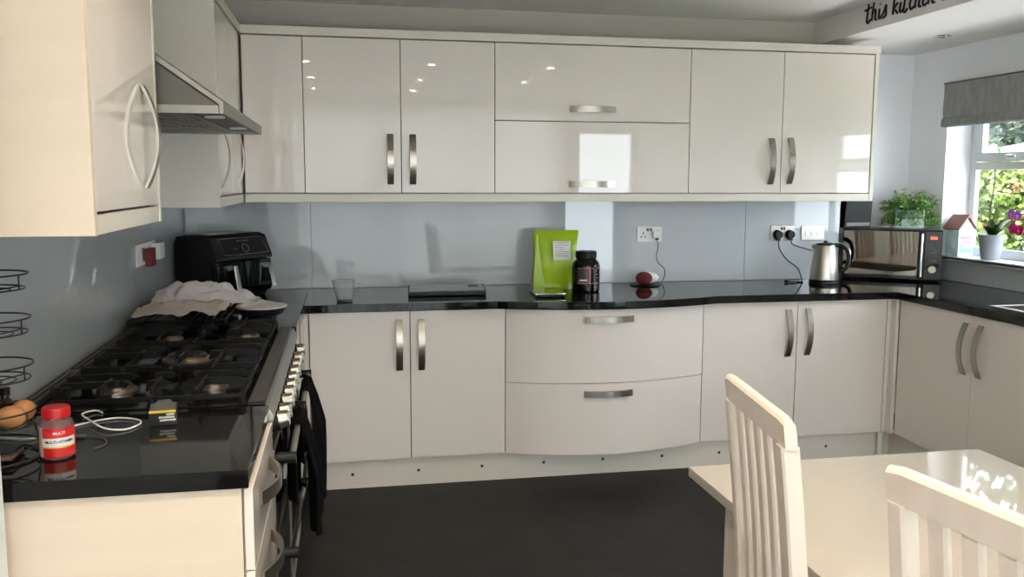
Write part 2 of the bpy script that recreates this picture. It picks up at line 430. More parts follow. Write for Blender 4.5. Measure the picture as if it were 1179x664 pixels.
d = door_y(u, 1.937, 2.4595, UZ0 + .002, UZ1 - .004, YU); handle(d, (2.399, YU, 1.583), Zv, (0, -1, 0))
d = door_y(u, 2.4595, 2.985, UZ0 + .002, UZ1 - .004, YU); handle(d, (2.509, YU, 1.586), Zv, (0, -1, 0))
b = NB(); box(b, 2.987, 3.010, YU - .004, .598, 1.371, 2.1595, .0015); part('end_panel', b, 'carcass', u)
b = NB(); tube(b, [(3.0135 + .022 * cos(a) * .0 + .0, .335 + .022 * cos(a), 1.50 + .022 * sin(a)) for a in [2 * pi * i / 20 for i in range(20)]], .0028, 8, True)
cyl(b, (3.0095, .335, 1.523), (3.022, .335, 1.523), .008, .006, 12); part('towel_ring', b, 'chrome', u, label='small chrome ring hook')
# cornice and pelmet: long trims
b = NB(); box(b, -.332, 3.013, YU - .008, .598, UZ1 + .0015, 2.2, .003)
solo('cornice_board', b, 'carcass', 'long cream cornice board capping the back wall cabinets', 'trim board', (1.3, .4, 2.16))
b = NB(); box(b, -.3095, 2.9865, YU - .002, YU + .02, 1.371, UZ0 - .003, .002)
solo('light_pelmet', b, 'carcass', 'long cream pelmet strip under the back wall cabinets', 'trim board', (1.3, .3, 1.371))

# left run wall units
XU = -.315
def door_x(parent, y0, y1, z0, z1, xf, s=1, mtl='gloss', name='door'):
    b = NB(); a, c = (xf - DT + .002, xf) if s > 0 else (xf, xf + DT - .002)
    box(b, a, c, y0 + .0018, y1 - .0018, z0, z1, .0018, 2); return part(name, b, mtl, parent)
def carcass_x(parent, y0, y1, z0, z1, xf, xb):
    s = 1 if xf > xb else -1
    b = NB(); box(b, min(xb, xf - s * DT), max(xb, xf - s * DT), y0 + .0005, y1 - .0005, z0, z1); part('carcass', b, 'carcass', parent)
    b = NB(); a, c = sorted((xf - s * (DT - .003), xf - s * (DT - .0002))); box(b, a, c, y0 + .001, y1 - .001, z0 + .001, z1 - .001); part('door_seal', b, 'seam', parent)
u = thing('wall_cabinet', 'near left wall cabinet with a plain beige side panel facing the room', 'cabinet', (-.48, -2.0, 1.371))
b = NB(); box(b, -.656, XU + .002, -2.318, -2.296, 1.371, 2.372, .0015); part('side_panel', b, 'endpanel', u, label='matt beige side panel')
carcass_x(u, -2.296, -1.70, UZ0, 2.2, XU, -.651)
b = NB(); box(b, -.651, XU + .001, -1.70, -1.682, 1.371, 2.2, .0015); part('inner_side_panel', b, 'carcass', u)
d = door_x(u, -2.29, -1.703, UZ0 + .002, 2.155, XU); handle(d, (XU, -1.855, 1.58), Zv, Xv)
b = NB(); box(b, -.651, XU - .002, -2.296, -1.70, 1.371, UZ0 - .003, .002); part('pelmet', b, 'carcass', u)
b = NB(); box(b, -.651, XU + .008, -2.296, -1.682, 2.1605, 2.2, .003); part('cornice', b, 'carcass', u)
u = thing('wall_cabinet', 'cream gloss wall cabinet between the extractor hood and the corner, two bow handles', 'cabinet', (-.48, -.15, 1.371))
b = NB(); box(b, -.651, XU + .001, -.558, -.538, 1.371, 2.1595, .0015); part('side_panel', b, 'carcass', u)
carcass_x(u, -.538, .278, UZ0, UZ1, XU, -.651)
d = door_x(u, -.536, -.14, UZ0 + .002, UZ1 - .004, XU); handle(d, (XU, -.50, 1.57), Zv, Xv)
d = door_x(u, -.14, .276, UZ0 + .002, UZ1 - .004, XU); handle(d, (XU, .005, 1.57), Zv, Xv)
b = NB(); box(b, -.651, XU - .001, -.538, .277, 1.371, UZ0 - .003, .002); part('pelmet', b, 'carcass', u)
b = NB(); box(b, -.651, XU + .008, -.562, .27, 2.1605, 2.2, .003); part('cornice', b, 'carcass', u)

# ================================================================== extractor hood
HY0, HY1 = -1.662, -.562
u = thing('extractor_hood', 'stainless steel chimney extractor hood above the range cooker', 'extractor hood', (-.4, -1.11, 1.65))
b = NB(); t = .012
prism(b, [(-.648, 2.02), (-.648, 2.035), (-.152, 1.682), (-.152, 1.651), (-.163, 1.651), (-.163, 1.675)], 'y', HY0, HY1, 0)
part('canopy', b, 'hoodsteel', u)
for y0 in (HY0 + .004, HY1 - .008):
    b = NB(); prism(b, [(-.648, 2.017), (-.648, 1.674), (-.168, 1.674)], 'y', y0, y0 + .004); part('side_plate', b, 'darksteel', u)  # darker steel than the canopy, paints in the backlit shade of the ends
b = NB(); box(b, -.648, -.165, HY0 + .001, HY0 + .016, 1.651, 1.6735, .002); box(b, -.648, -.165, HY1 - .016, HY1 - .001, 1.651, 1.6735, .002); box(b, -.648, -.63, HY0 + .016, HY1 - .016, 1.651, 1.6735)
part('rim', b, 'hoodsteel', u)
b = NB()
for i in range(3):
    y0 = HY0 + .03 + i * .352
    box(b, -.60, -.26, y0, y0 + .336, 1.660, 1.668, .002)
    for k in range(16): box(b, -.60 + .01 + k * .0205, -.60 + .02 + k * .0205, y0 + .015, y0 + .32, 1.6575, 1.661)
part('grease_filter', b, 'hoodsteel', u)
b = NB(); box(b, -.25, -.17, HY0 + .02, HY1 - .02, 1.662, 1.672); part('light_strip', b, 'darksteel', u)
for y in (-1.4, -.82):
    b = NB(); cyl(b, (-.21, y, 1.662), (-.21, y, 1.656), .03, .028, 24); part('hood_lamp', b, 'plasticw', u)
b = NB(); box(b, -.651, -.48, -1.24, -.98, 1.93, ZC - .001, .003); part('chimney', b, 'hoodsteel', u)

# ================================================================== SPLASHBACK GLASS
def panel(nm, lab, x0, x1, y0, y1, loc):
    b = NB(); box(b, x0, x1, y0, y1, .9115, 1.40, .001, 1); solo(nm, b, 'glassp', lab, 'splashback', loc)
GY = .5915
panel('glass_splashback', 'pale grey glass splashback panel behind the air fryer in the corner', -.642, -.0175, GY, .5995, (-.33, GY, .9115))
panel('glass_splashback', 'long pale grey glass splashback panel behind the green pouch', -.0155, 2.416, GY, .5995, (1.2, GY, .9115))
panel('glass_splashback', 'pale grey glass splashback panel behind the kettle and its sockets', 2.418, 3.009, GY, .5995, (2.7, GY, .9115))
b = NB(); box(b, -.6595, -.6515, -2.384, -1.66, .9115, 1.40, .001, 1); box(b, -.6595, -.6515, -1.662, -.56, .9115, 1.66, .001, 1); box(b, -.6595, -.6515, -.56, .59, .9115, 1.385, .001, 1)
solo('glass_splashback', b, 'glassp', 'pale grey glass splashback along the left wall behind the hob', 'splashback', (-.655, -1, .9115))
b = NB(); box(b, 3.5925, 3.5995, -2.2, .819, .9115, 1.029, .001, 1)
solo('glass_upstand', b, 'glassp', 'low pale glass upstand below the window sill', 'splashback', (3.596, -.7, .9115))

# ================================================================== WORKTOPS
WZ0, WZ1 = .872, .91
def arcpts(x0, x1, y, bow, n=24):
    """points bulging toward -Y from x0 to x1"""
    c = x1 - x0; r = (c * c / 4 + bow * bow) / (2 * bow); xm = (x0 + x1) / 2
    return [(x0 + c * i / n, y - (math.sqrt(r * r - (x0 + c * i / n - xm) ** 2) - (r - bow))) for i in range(n + 1)]
front = [(-.035, -.05)] + arcpts(.86, 1.97, -.05, .108) + [(2.965, -.05)]
poly = front + [(3.59, -.05), (3.59, .815), (3.022, .815), (3.022, .59), (-.035, .59)]
b = NB(); prism(b, poly, 'z', WZ0, WZ1, .002)
solo('worktop', b, 'granite', 'long black polished worktop on the back run, bowed over the drawers', 'worktop', (1.4, .3, WZ0))
b = NB(); box(b, -.65, -.0365, -.634, .59, WZ0, WZ1, .002); solo('worktop', b, 'granite', 'short black worktop in the left corner under the air fryer', 'worktop', (-.35, 0, WZ0))
b = NB(); box(b, -.65, -.042, -2.365, -1.856, WZ0, WZ1, .002); solo('worktop', b, 'granite', 'black worktop end nearest the camera, left of the range cooker, holding the red jar', 'worktop', (-.35, -2.1, WZ0))
# right worktop with sink cut-out
SX0, SX1, SY0, SY1 = 3.08, 3.48, -1.15, -.60
b = NB(); box(b, 2.965, 3.59, SY1, -.051, WZ0, WZ1); box(b, 2.965, 3.59, -2.0, SY0, WZ0, WZ1)
box(b, 2.965, SX0, SY0, SY1, WZ0, WZ1); box(b, SX1, 3.59, SY0, SY1, WZ0, WZ1)
solo('worktop', b, 'granite', 'black worktop along the window wall with the sink', 'worktop', (3.3, -1, WZ0))
u = thing('kitchen_sink', 'stainless steel sink set in the worktop below the window', 'sink', (3.28, -.87, .74))
b = NB(); ring2 = [(SX0 - .012, SX0 + .012, SY0 - .012, SY1 + .012), (SX1 - .012, SX1 + .012, SY0 - .012, SY1 + .012), (SX0 + .012, SX1 - .012, SY0 - .012, SY0 + .012), (SX0 + .012, SX1 - .012, SY1 - .012, SY1 + .012)]
for r_ in ring2: box(b, *r_, .9102, .9135, .001)
part('rim', b, 'steel', u)
b = NB(); box(b, SX0 + .002, SX1 - .002, SY0 + .002, SY1 - .002, .745, .75); box(b, SX0 + .002, SX0 + .006, SY0 + .002, SY1 - .002, .75, .9105); box(b, SX1 - .006, SX1 - .002, SY0 + .002, SY1 - .002, .75, .9105)
box(b, SX0 + .006, SX1 - .006, SY0 + .002, SY0 + .006, .75, .9105); box(b, SX0 + .006, SX1 - .006, SY1 - .006, SY1 - .002, .75, .9105); part('bowl', b, 'steel', u)

# ================================================================== BASE UNITS (back run)
BZ0, BZ1 = .15, .868
u = thing('base_cabinet', 'cream gloss double base cabinet left of the bowed drawers', 'cabinet', (.45, .3, BZ0))
carcass_y(u, -.0155, .909, BZ0, BZ1, 0, .58)
d = door_y(u, -.0155, .4505, BZ0 + .002, BZ1 - .002, 0); handle(d, (.399, 0, .706), Zv, (0, -1, 0))
d = door_y(u, .4505, .909, BZ0 + .002, BZ1 - .002, 0); handle(d, (.503, 0, .704), Zv, (0, -1, 0))
u = thing('drawer_unit', 'cream gloss bow-fronted unit with two deep curved drawers', 'drawer unit', (1.415, .3, BZ0))
carcass_y(u, .909, 1.922, BZ0, BZ1, 0, .58)
for z0, z1, hz in ((BZ0 + .002, .5035, .455), (.5075, BZ1 - .002, .818)):
    f = arcpts(.911, 1.920, 0, .108); pl = f + [(x, .018) for x, _ in reversed(f)]
    # follow the curve on the back too
    b = NB(); prism(b, f + [(x, y + .018) for x, y in reversed(f)], 'z', z0, z1, 0)
    d = part('drawer_front', b, 'gloss', u, sharp=50)
    hb = arc_handle(NB(), (0, 0, 0), Xv, (0, -1, 0), h=.026); hb.transform(Matrix.Translation((1.397, -.106, hz)))
    part('handle', hb, 'nickel', d, label='brushed nickel bow handle')
b = NB(); ff = arcpts(.912, 1.919, 0, .1); prism(b, [(x, y + .012) for x, y in ff] + [(1.919, .02), (.912, .02)], 'z', BZ0 + .001, BZ1 - .004); part('drawer_box', b, 'carcass', u)
u = thing('base_cabinet', 'cream gloss double base cabinet right of the bowed drawers, behind the tall chair', 'cabinet', (2.43, .3, BZ0))
carcass_y(u, 1.922, 2.947, BZ0, BZ1, 0, .58)
d = door_y(u, 1.922, 2.4375, BZ0 + .002, BZ1 - .002, 0); handle(d, (2.386, 0, .703), Zv, (0, -1, 0))
d = door_y(u, 2.4375, 2.947, BZ0 + .002, BZ1 - .002, 0); handle(d, (2.495, 0, .707), Zv, (0, -1, 0))
b = NB(); box(b, 2.949, 2.989, 0, .02, BZ0, BZ1, .0015); box(b, 2.969, 2.989, -.045, 0, BZ0, BZ1, .0015)
solo('corner_post', b, 'gloss', 'narrow cream gloss corner post between the back and window base cabinets', 'corner post', (2.97, 0, BZ0))
u = thing('kickboard', 'cream kickboard under the back base cabinets, dotted with screws', 'kickboard', (1.4, .06, 0))
b = NB(); box(b, -.035, 3.029, .05, .066, .0005, BZ0 - .001, .001); part('board', b, 'carcass', u)
for x, z in [(.171, .070), (.488, .073), (.801, .075), (1.114, .075), (1.422, .075), (1.738, .073), (2.052, .073), (2.36, .073), (2.66, .073)]:
    b = NB(); cyl(b, (x, .0495, z), (x, .046, z), .0075, .006, 14); part('screw', b, 'seam', u)
b = NB(); cyl(b, (2.957, .02, .0), (2.957, .02, .149), .014, .014, 16); cyl(b, (2.957, .02, .0), (2.957, .02, .012), .026, .022, 16)
solo('cabinet_leg', b, 'plasticw', 'pale adjustable leg at the inner corner of the kickboards', 'cabinet leg', (2.957, .02, 0))
# right run
XR = 2.989
for (y0, ym, y1, lab) in ((-1.152, -.598, -.048, 'cream gloss double base cabinet along the window wall, next to the corner'), (-2.0, -1.576, -1.154, 'cream gloss double base cabinet along the window wall, beside the table end')):
    u = thing('base_cabinet', lab, 'cabinet', (3.3, ym, BZ0))
    if ym > -1: # leave room for the sink
        b = NB(); box(b, XR + DT, 3.59, y0 + .001, y1 - .001, BZ0, .70); part('carcass', b, 'carcass', u)
        b = NB(); box(b, XR + DT - .003, XR + DT - .0002, y0 + .001, y1 - .001, BZ0 + .001, BZ1); part('door_seal', b, 'seam', u)
    else: carcass_x(u, y0, y1, BZ0, BZ1, XR, 3.59)
    d = door_x(u, ym, y1, BZ0 + .002, BZ1 - .002, XR, -1); handle(d, (XR, ym + .05, .705), Zv, (-1, 0, 0))
    d = door_x(u, y0, ym, BZ0 + .002, BZ1 - .002, XR, -1); handle(d, (XR, ym - .05, .708), Zv, (-1, 0, 0))
b = NB(); box(b, 3.03, 3.046, -2.0, .0665, .0005, BZ0 - .001, .001); solo('kickboard', b, 'carcass', 'cream kickboard in shade under the window base cabinets', 'kickboard', (3.04, -1, 0))

# left run base: near drawer unit
XL = -.036
u = thing('drawer_unit', 'cream base drawer unit at the near left end, beige side panel facing the camera', 'drawer unit', (-.35, -2.1, 0))
b = NB(); box(b, -.64, -.058, -2.352, -2.333, .0005, WZ0 - .001, .0015); part('side_panel', b, 'endpanel', u, label='matt beige side panel')
carcass_x(u, -2.332, -1.856, BZ0, BZ1, XL, -.64)
for z0, z1, hz in ((.695, BZ1 - .002, .80), (.43, .691, .62), (BZ0 + .002, .426, .34)):
    d = door_x(u, -2.350, -1.858, z0, z1, XL, name='drawer_front')
    handle(d, (XL, -2.105, hz), Yv, Xv)
b = NB(); box(b, -.12, -.104, -2.332, -1.856, .0005, BZ0 - .001); part('kickboard', b, 'carcass', u)
u = thing('base_cabinet', 'narrow cream gloss base filler between the cooker and the corner', 'cabinet', (-.35, -.3, 0))
carcass_x(u, -.632, .0, BZ0, BZ1, XL, -.64)
d = door_x(u, -.63, -.03, BZ0 + .002, BZ1 - .002, XL)
b = NB(); box(b, -.04, -.0185, -.002, .02, BZ0, BZ1, .001); part('corner_post', b, 'gloss', u)
b = NB(); box(b, -.10, -.084, -.632, .05, .0005, BZ0 - .001); part('kickboard', b, 'carcass', u)

# ================================================================== RANGE COOKER
CY0, CY1 = -1.850, -.640
CX = -.036
u = thing('range_cooker', 'black and steel range cooker with a gas hob between the left worktops', 'cooker', (-.34, -1.245, 0))
b = NB(); box(b, -.64, CX - .03, CY0, CY1, .10, .895); part('body', b, 'blackp', u)
b = NB(); box(b, -.645, -.052, CY0 + .001, CY1 - .001, .880, .9135, .002); part('hob_top', b, 'hobblack', u)
b = NB(); prism(b, [(-.060, .905), (-.046, .905), (CX + .004, .878), (CX - .012, .795), (-.066, .795)], 'y', CY0 + .001, CY1 - .001, .002)
part('control_panel', b, 'steel', u)
# rear vent trim with slots
b = NB(); box(b, -.645, -.605, CY0 + .02, CY1 - .02, .9138, .930, .003); vt = part('vent_trim', b, 'darksteel', u)
for i in range(3):
    y0 = CY0 + .07 + i * .37; b = NB(); box(b, -.638, -.613, y0, y0 + .32, .9295, .9310, .0005); part('vent_slot', b, 'seam', vt)
    b = NB(); box(b, -.627, -.624, y0 + .005, y0 + .315, .931, .933, .0005); part('vent_bar', b, 'nickel', vt)
# raised steel ledge at left of the hob
b = NB(); box(b, -.095, -.056, CY0 + .02, CY1 - .02, .9138, .917, .001); part('front_rail', b, 'darksteel', u)
# burners
for (x, y, r) in ((-.46, -1.64, .045), (-.21, -1.64, .035), (-.34, -1.245, .06), (-.46, -.86, .035), (-.21, -.86, .045)):
    b = NB(); lathe(b, [(0, 0), (r * 1.25, 0), (r * 1.25, .006), (r, .008), (r, .016), (0, .016)], (x, y, .9138), 28)
    bu = part('burner', b, 'brass', u)
    b = NB(); lathe(b, [(0, .016), (r * .92, .016), (r * .92, .021), (r * .8, .024), (0, .024)], (x, y, .9138), 28); part('burner_cap', b, 'burner', bu)
# cast iron pan supports: three wide grates
gx0, gx1 = -.555, -.105
for g in range(3):
    y0 = -1.835 + g * .395; y1 = y0 + .385; ym = (y0 + y1) / 2
    b = NB(); zt0, zt1 = .944, .956
    for yy_ in (y0, y1 - .012): box(b, gx0, gx1, yy_, yy_ + .012, .926, .938, .002)
    for xx in (gx0, gx1 - .012): box(b, xx, xx + .012, y0 + .012, y1 - .012, .928, .940, .002)
    for i in range(1, 4):      # cross bars
        yy_ = y0 + i * (y1 - y0) / 4
        for (xa, xb) in ((gx0 - .012, gx0 + .155), (gx0 + .195, gx0 + .255), (gx1 - .155, gx1 - .002)):
            prism(b, [(xa, zt0 - .012), (xa + .004, zt1 + .004), (xb - .02, zt1 + .006), (xb, zt1 - .002), (xb - .008, zt0), (xa + .04, zt0)], 'y', yy_ - .006, yy_ + .006)
    for xx in (gx0 + .10, gx0 + .225, gx1 - .11):
        for (ya, yb) in ((y0 + .012, ym - .045), (ym + .045, y1 - .012)):
            box(b, xx - .005, xx + .005, ya, yb, zt0 - .002, zt1 + .004, .002)
    for xx in (gx0 + .006, gx1 - .006, (gx0 + gx1) / 2):
        for yy_ in (y0 + .006, y1 - .006): cyl(b, (xx, yy_, .9138), (xx, yy_, .932), .009, .008, 10)
    part('pan_support', b, 'iron', u)
    for k in range(3):
        b = NB(); yk = y0 + (k + .5) * (y1 - y0) / 3; box(b, gx0 - .022, gx0 + .02, yk - .012, yk + .012, .926, .957, .003); part('pan_support_foot', b, 'iron', u)
# knobs
KY = [-1.752, -1.668, -1.555, -1.455, -1.36, -1.26, -1.155, -1.045, -.93, -.775]
for y in KY:
    b = NB(); cyl(b, (CX - .014, y, .838), (CX + .010, y, .843), .030, .028, 24)
    kb = part('control_knob', b, 'blackp', u)
    b = NB(); cyl(b, (CX + .010, y, .843), (CX + .034, y, .848), .024, .021, 24); box(b, CX + .030, CX + .039, y - .005, y + .005, .828, .864, .002)
    part('knob_cap', b, 'steel', kb)
# doors
ymid = -1.235
for (y0, y1, z0, z1, bar, bz) in ((CY0 + .004, ymid - .003, .535, .788, True, .752), (ymid + .003, CY1 - .004, .535, .788, True, .735), (CY0 + .004, ymid - .003, .12, .53, True, .49), (ymid + .003, CY1 - .004, .12, .53, True, .47)):
    b = NB(); box(b, CX - .028, CX - .002, y0, y1, z0, z1, .003); d = part('oven_door', b, 'blackg', u)
    b = NB(); ring(b, CX - .006, CX + .002, y0 + .001, y1 - .001, z0 + .001, z1 - .001, .010, .001); part('door_trim', b, 'steel', d)
    hy0, hy1 = y0 + .05, y1 - .05
    if z0 < .5 and y0 > -1.5: continue_bar = True
    for yh in (hy0, hy1): b = cyl(NB(), (CX, yh, bz), (CX + .054, yh, bz), .016, .015, 16); part('handle_bracket', b, 'blackp', d)
    b = NB(); cyl(b, (CX + .042, hy0 + .012, bz), (CX + .042, hy1 - .012, bz), .0095, .0095, 16); part('handle_bar', b, 'steel', d)
b = NB(); box(b, -.60, CX - .05, CY0 + .01, CY1 - .01, .0005, .099); part('plinth', b, 'blackp', u)

# tea towels over the far handle bar
def towel(yc, w, zbar, ztop_out, zin, lab, seedv):
    random.seed(seedv)
    nu, nv = 14, 34
    tb = NB(); rad = .0135; rows = []
    cxb = CX + .042
    L1 = zbar - ztop_out; L2 = zbar - zin; tot = L1 + pi * rad + L2
    for j in range(nv + 1):
        s = tot * j / nv; row = []
        for i in range(nu + 1):
            f = i / nu - .5; wob = .0075 * sin(f * 15 + seedv) + .004 * sin(f * 31 + s * 9)
            if s < L1: x = cxb + rad + .8 * abs(wob) * min(1, (L1 - s) / .06) + .034 * min(1, (L1 - s) / .16) * (.7 + .5 * sin(f * 9 + seedv)); z = ztop_out + s - .0 + .012 * sin(f * 5 + seedv)*(1 - s / L1); wf = 1 - .28 * min(1, s / L1) ** 2
            elif s < L1 + pi * rad:
                a = (s - L1) / rad; x = cxb + rad * cos(a); z = zbar + rad * sin(a); wf = .72
            else:
                q = s - L1 - pi * rad; x = cxb - rad - abs(wob) * .3 * min(1, q / .06) + .016 * sin(f * 8) * min(1, q / .1); z = zbar - q; wf = .72 + .1 * q / L2
            row.append(tb.verts.new((x, yc + f * w * wf, z)))
        rows.append(row)
    for a, c in zip(rows, rows[1:]):
        for i in range(nu): tb.faces.new((a[i], a[i + 1], c[i + 1], c[i]))
    bmesh.ops.recalc_face_normals(tb, faces=tb.faces)
    bmesh.ops.solidify(tb, geom=tb.faces[:], thickness=-.005)
    b = merge(NB(), tb)
    return solo('tea_towel', b, 'towel', lab, 'tea towel', (CX + .05, yc, ztop_out), sharp=80)
towel(-.90, .30, .735, .32, .48, 'black tea towel hanging over the far oven handle, the one farthest from the camera', 3)
towel(-1.42, .24, .752, .42, .52, 'black tea towel hanging over the near oven handle', 5)

# ================================================================== TABLE
u = thing('dining_table', 'cream high-gloss dining table in the lower right corner', 'table', (1.43, -2.9, 0))
b = NB(); box(b, 1.012, 1.857, -3.75, -2.048, .724, .75, .003); part('table_top', b, 'tabletop', u)
for x in (1.12, 1.75):
    for y in (-3.65, -2.15):
        b = NB(); box(b, x - .035, x + .035, y - .035, y + .035, 0.0005, .66, .004); part('leg', b, 'chair', u)
b = NB(); box(b, 1.085, 1.785, -3.685, -2.115, .66, .7235); part('apron', b, 'tabletop', u)

# ================================================================== CHAIRS
def chair(lab, tl, tr, htop, lean, nsl, W=None):
    """tl, tr: XY of the two back posts at the top"""
    tl, tr = Vector((*tl, 0)), Vector((*tr, 0)); c = (tl + tr) / 2; w = (tl - tr).length
    ang = math.atan2((tl - tr).y, (tl - tr).x) - pi / 2     # local +Y along back, +X to seat front
    t = thing('dining_chair', lab, 'chair', (c.x, c.y, 0), ang); Mx = MW[t.name]
    hw = w / 2
    def xb(z):       # back centre line x at height z (local; 0 at top), S curve
        k = (htop - z) / (htop - .45); k = min(k, 1.)
        return lean * (.75 * k + .25 * sin(k * pi / 2)) + .006 * sin(k * pi)
    def xl(z):
        return xb(.45) - (.45 - z) * .18 if z < .45 else xb(z)
    # top rail: bowed board with rounded top
    b = NB(); rh = .056
    prof = []
    tb = NB(); rings = []
    n = 14
    for i in range(n + 1):
        f = -1 + 2 * i / n; y = f * (hw + .004); bow = 0.0
        zt = htop; th = .012
        x0 = xb(zt - rh / 2) + bow
        endf = 1. if abs(f) < .9 else math.sqrt(max(.2, 1 - ((abs(f) - .9) / .115) ** 2))
        th2 = th * (.8 + .2 * endf); zt2 = zt - (1 - endf) * .01
        sec = [(-th2, zt - rh), (-th2, zt2 - .010), (-th2 * .6, zt2 - .003), (0, zt2), (th2 * .6, zt2 - .003), (th2, zt2 - .010), (th2, zt - rh)]
        rings.append([tb.verts.new((xb(z) + dx, y, z)) for dx, z in sec])
    m = 7
    for a, c2 in zip(rings, rings[1:]):
        for k in range(m): tb.faces.new((a[k], a[(k + 1) % m], c2[(k + 1) % m], c2[k]))
    tb.faces.new(rings[0]); tb.faces.new(rings[-1][::-1]); bmesh.ops.recalc_face_normals(tb, faces=tb.faces)
    part('top_rail', merge(NB(), tb), 'chair', t, mtx=Mx)
    def strip(y0, y1, z0, z1, thx, n=12, fx=xb, bev=True):
        tb = NB(); rings = []
        for i in range(n + 1):
            z = z0 + (z1 - z0) * i / n; x = fx(z); e = .004
            sec = [(-thx, y0 + e), (-thx + e, y0), (thx - e, y0), (thx, y0 + e), (thx, y1 - e), (thx - e, y1), (-thx + e, y1), (-thx, y1 - e)]
            rings.append([tb.verts.new((x + dx, y, z)) for dx, y in sec])
        for a, c2 in zip(rings, rings[1:]):
            for k in range(8): tb.faces.new((a[k], a[(k + 1) % 8], c2[(k + 1) % 8], c2[k]))
        tb.faces.new(rings[0]); tb.faces.new(rings[-1][::-1]); bmesh.ops.recalc_face_normals(tb, faces=tb.faces)
        return merge(NB(), tb)
    for s in (-1, 1):
        y0, y1 = (hw - .032, hw) if s > 0 else (-hw, -hw + .032)
        part('back_leg', strip(y0, y1, 0.0005, htop - rh + .0005, .0165, 20, xl), 'chair', t, mtx=Mx)
        b = NB(); box(b, xb(.45) + .375, xb(.45) + .41, s * (hw - .018) - .0175, s * (hw - .018) + .0175, .0005, .43, .004); part('front_leg', b, 'chair', t, mtx=Mx)
    inner = w - .064
    for i in range(nsl):
        yc = (i - (nsl - 1) / 2) * .0575
        part('back_slat', strip(yc - .017, yc + .017, .50, htop - rh + .001, .0075, 14), 'chair', t, mtx=Mx)
    b = NB(); box(b, xb(.5) - .012, xb(.5) + .012, -hw + .033, hw - .033, .475, .52, .004); part('lower_rail', b, 'chair', t, mtx=Mx)
    b = NB(); xs = xb(.45) + .02; box(b, xs, xs + .42, -hw + .002, hw - .002, .432, .462, .008, 3); part('seat', b, 'chair', t, mtx=Mx)
    b = NB()
    for s in (-1, 1): box(b, xs, xs + .36, s * (hw - .018) - .009, s * (hw - .018) + .009, .375, .431)
    part('seat_rail', b, 'chair', t, mtx=Mx)
    return t
chair('whitewashed slatted dining chair standing farther from the camera, whole backrest in view', (.944, -2.420), (.890, -2.770), 1.081, .05, 5)
chair('whitewashed slatted dining chair nearest the camera, backrest cut by the frame', (.924, -3.010), (.985, -3.40), 1.078, .05, 5)

exec_small = True
# ================================================================== SMALL THINGS
# ---- air fryer
A0 = Vector((-.435, .085)); u1 = Vector((.63, .777)).normalized(); ang = math.atan2(u1.y, u1.x)
u = thing('air_fryer', 'black dual-drawer air fryer in the left corner of the worktop', 'air fryer', (A0.x, A0.y, .9105), ang); Mx = MW[u.name]
# local: x along front (0..W), y into depth (0..D), front at y=0
W_, D_ = .362, .262
b = NB(); prism(b, [(.045, .0), (D_ - .01, 0), (D_, .02), (D_, .27), (D_ - .02, .302), (.07, .312), (.03, .30), (-.012, .205), (-.012, .19), (.03, .19), (.03, .02)], 'x', 0, W_, .004); part('body', b, 'blackp', u, mtx=Mx)
b = NB(); box(b, .03, W_ - .03, .07, D_ - .02, .308, .316, .004); part('top_cover', b, 'silver', u, mtx=Mx)
for k in range(2):
    x0 = .008 + k * (W_ / 2 - .004); x1 = x0 + W_ / 2 - .012
    b = NB(); prism(b, [(.031, .022), (-.008, .035), (-.018, .06), (-.010, .185), (.031, .187)], 'x', x0, x1, .003); d = part('basket_drawer', b, 'blackg', u, mtx=Mx)
    b = NB(); xm = (x0 + x1) / 2 + (.0 if k == 0 else .050); prism(b, [(-.032, .168), (-.040, .168), (-.062, .055), (-.054, .055)], 'x', xm - .013, xm + .013, .001); box(b, xm - .011, xm + .011, -.031, -.011, .145, .168); box(b, xm - .011, xm + .011, -.056, -.013, .055, .075)
    part('drawer_handle', b, 'chrome', d, mtx=Mx, label='polished steel grip')
# slanted control panel outline, printed dial marks
def on_slant(x, s): # s 0..1 from bottom (y=-.012,z=.205) to top(.03,.30)
    return Vector((x, -.0135 + .042 * s, .205 + .095 * s))
b = NB(); ln = [on_slant(.06, .12), on_slant(W_ - .02, .12), on_slant(W_ - .035, .92), on_slant(.045, .92)]
tube(b, [*ln], .0016, 6, True); part('panel_outline', b, 'silver', u, mtx=Mx)
b = NB(); tube(b, [on_slant(.20 + .020 * cos(a), .42 + .2 * sin(a)) for a in [2 * pi * i / 16 for i in range(16)]], .0014, 6, True); part('dial_marking', b, 'screen', u, mtx=Mx)
b = NB(); tube(b, [on_slant(.16, .78), on_slant(.235, .78)], .0016, 6); part('printed_mark', b, 'screen', u, mtx=Mx)
b = NB(); tube(b, [on_slant(.12, .4), on_slant(.15, .4)], .001, 6); part('printed_mark', b, 'screen', u, mtx=Mx)
# ---- wire rack with crumpled paper and cloth on the hob end
u = thing('cooling_rack', 'black wire cooling rack on the far end of the hob', 'cooling rack', (-.38, -.62, .975))
b = NB()
rx0, rx1, ry0, ry1 = -.61, -.275, -.82, -.33
zr = .975
tube(b, [(rx0, ry0, zr), (rx1, ry0, zr), (rx1, ry1, zr), (rx0, ry1, zr)], .004, 8, True)
for i in range(1, 14): x = rx0 + (rx1 - rx0) * i / 14; tube(b, [(x, ry0, zr), (x, ry1, zr)], .002, 6)
for yy_ in (ry0 + .16, ry0 + .33): tube(b, [(rx0, yy_, zr - .003), (rx1, yy_, zr - .003)], .003, 6)
part('grid', b, 'wire', u)
for (x, y) in ((rx0, ry0), (rx1, ry0), (rx0, ry1), (rx1, ry1)):
    b = NB(); zb_ = .9605 if y < -.64 else .9105; tube(b, [(x, y, zr), (x, y, zb_ + .003)], .0035, 6); part('foot', b, 'wire', u)
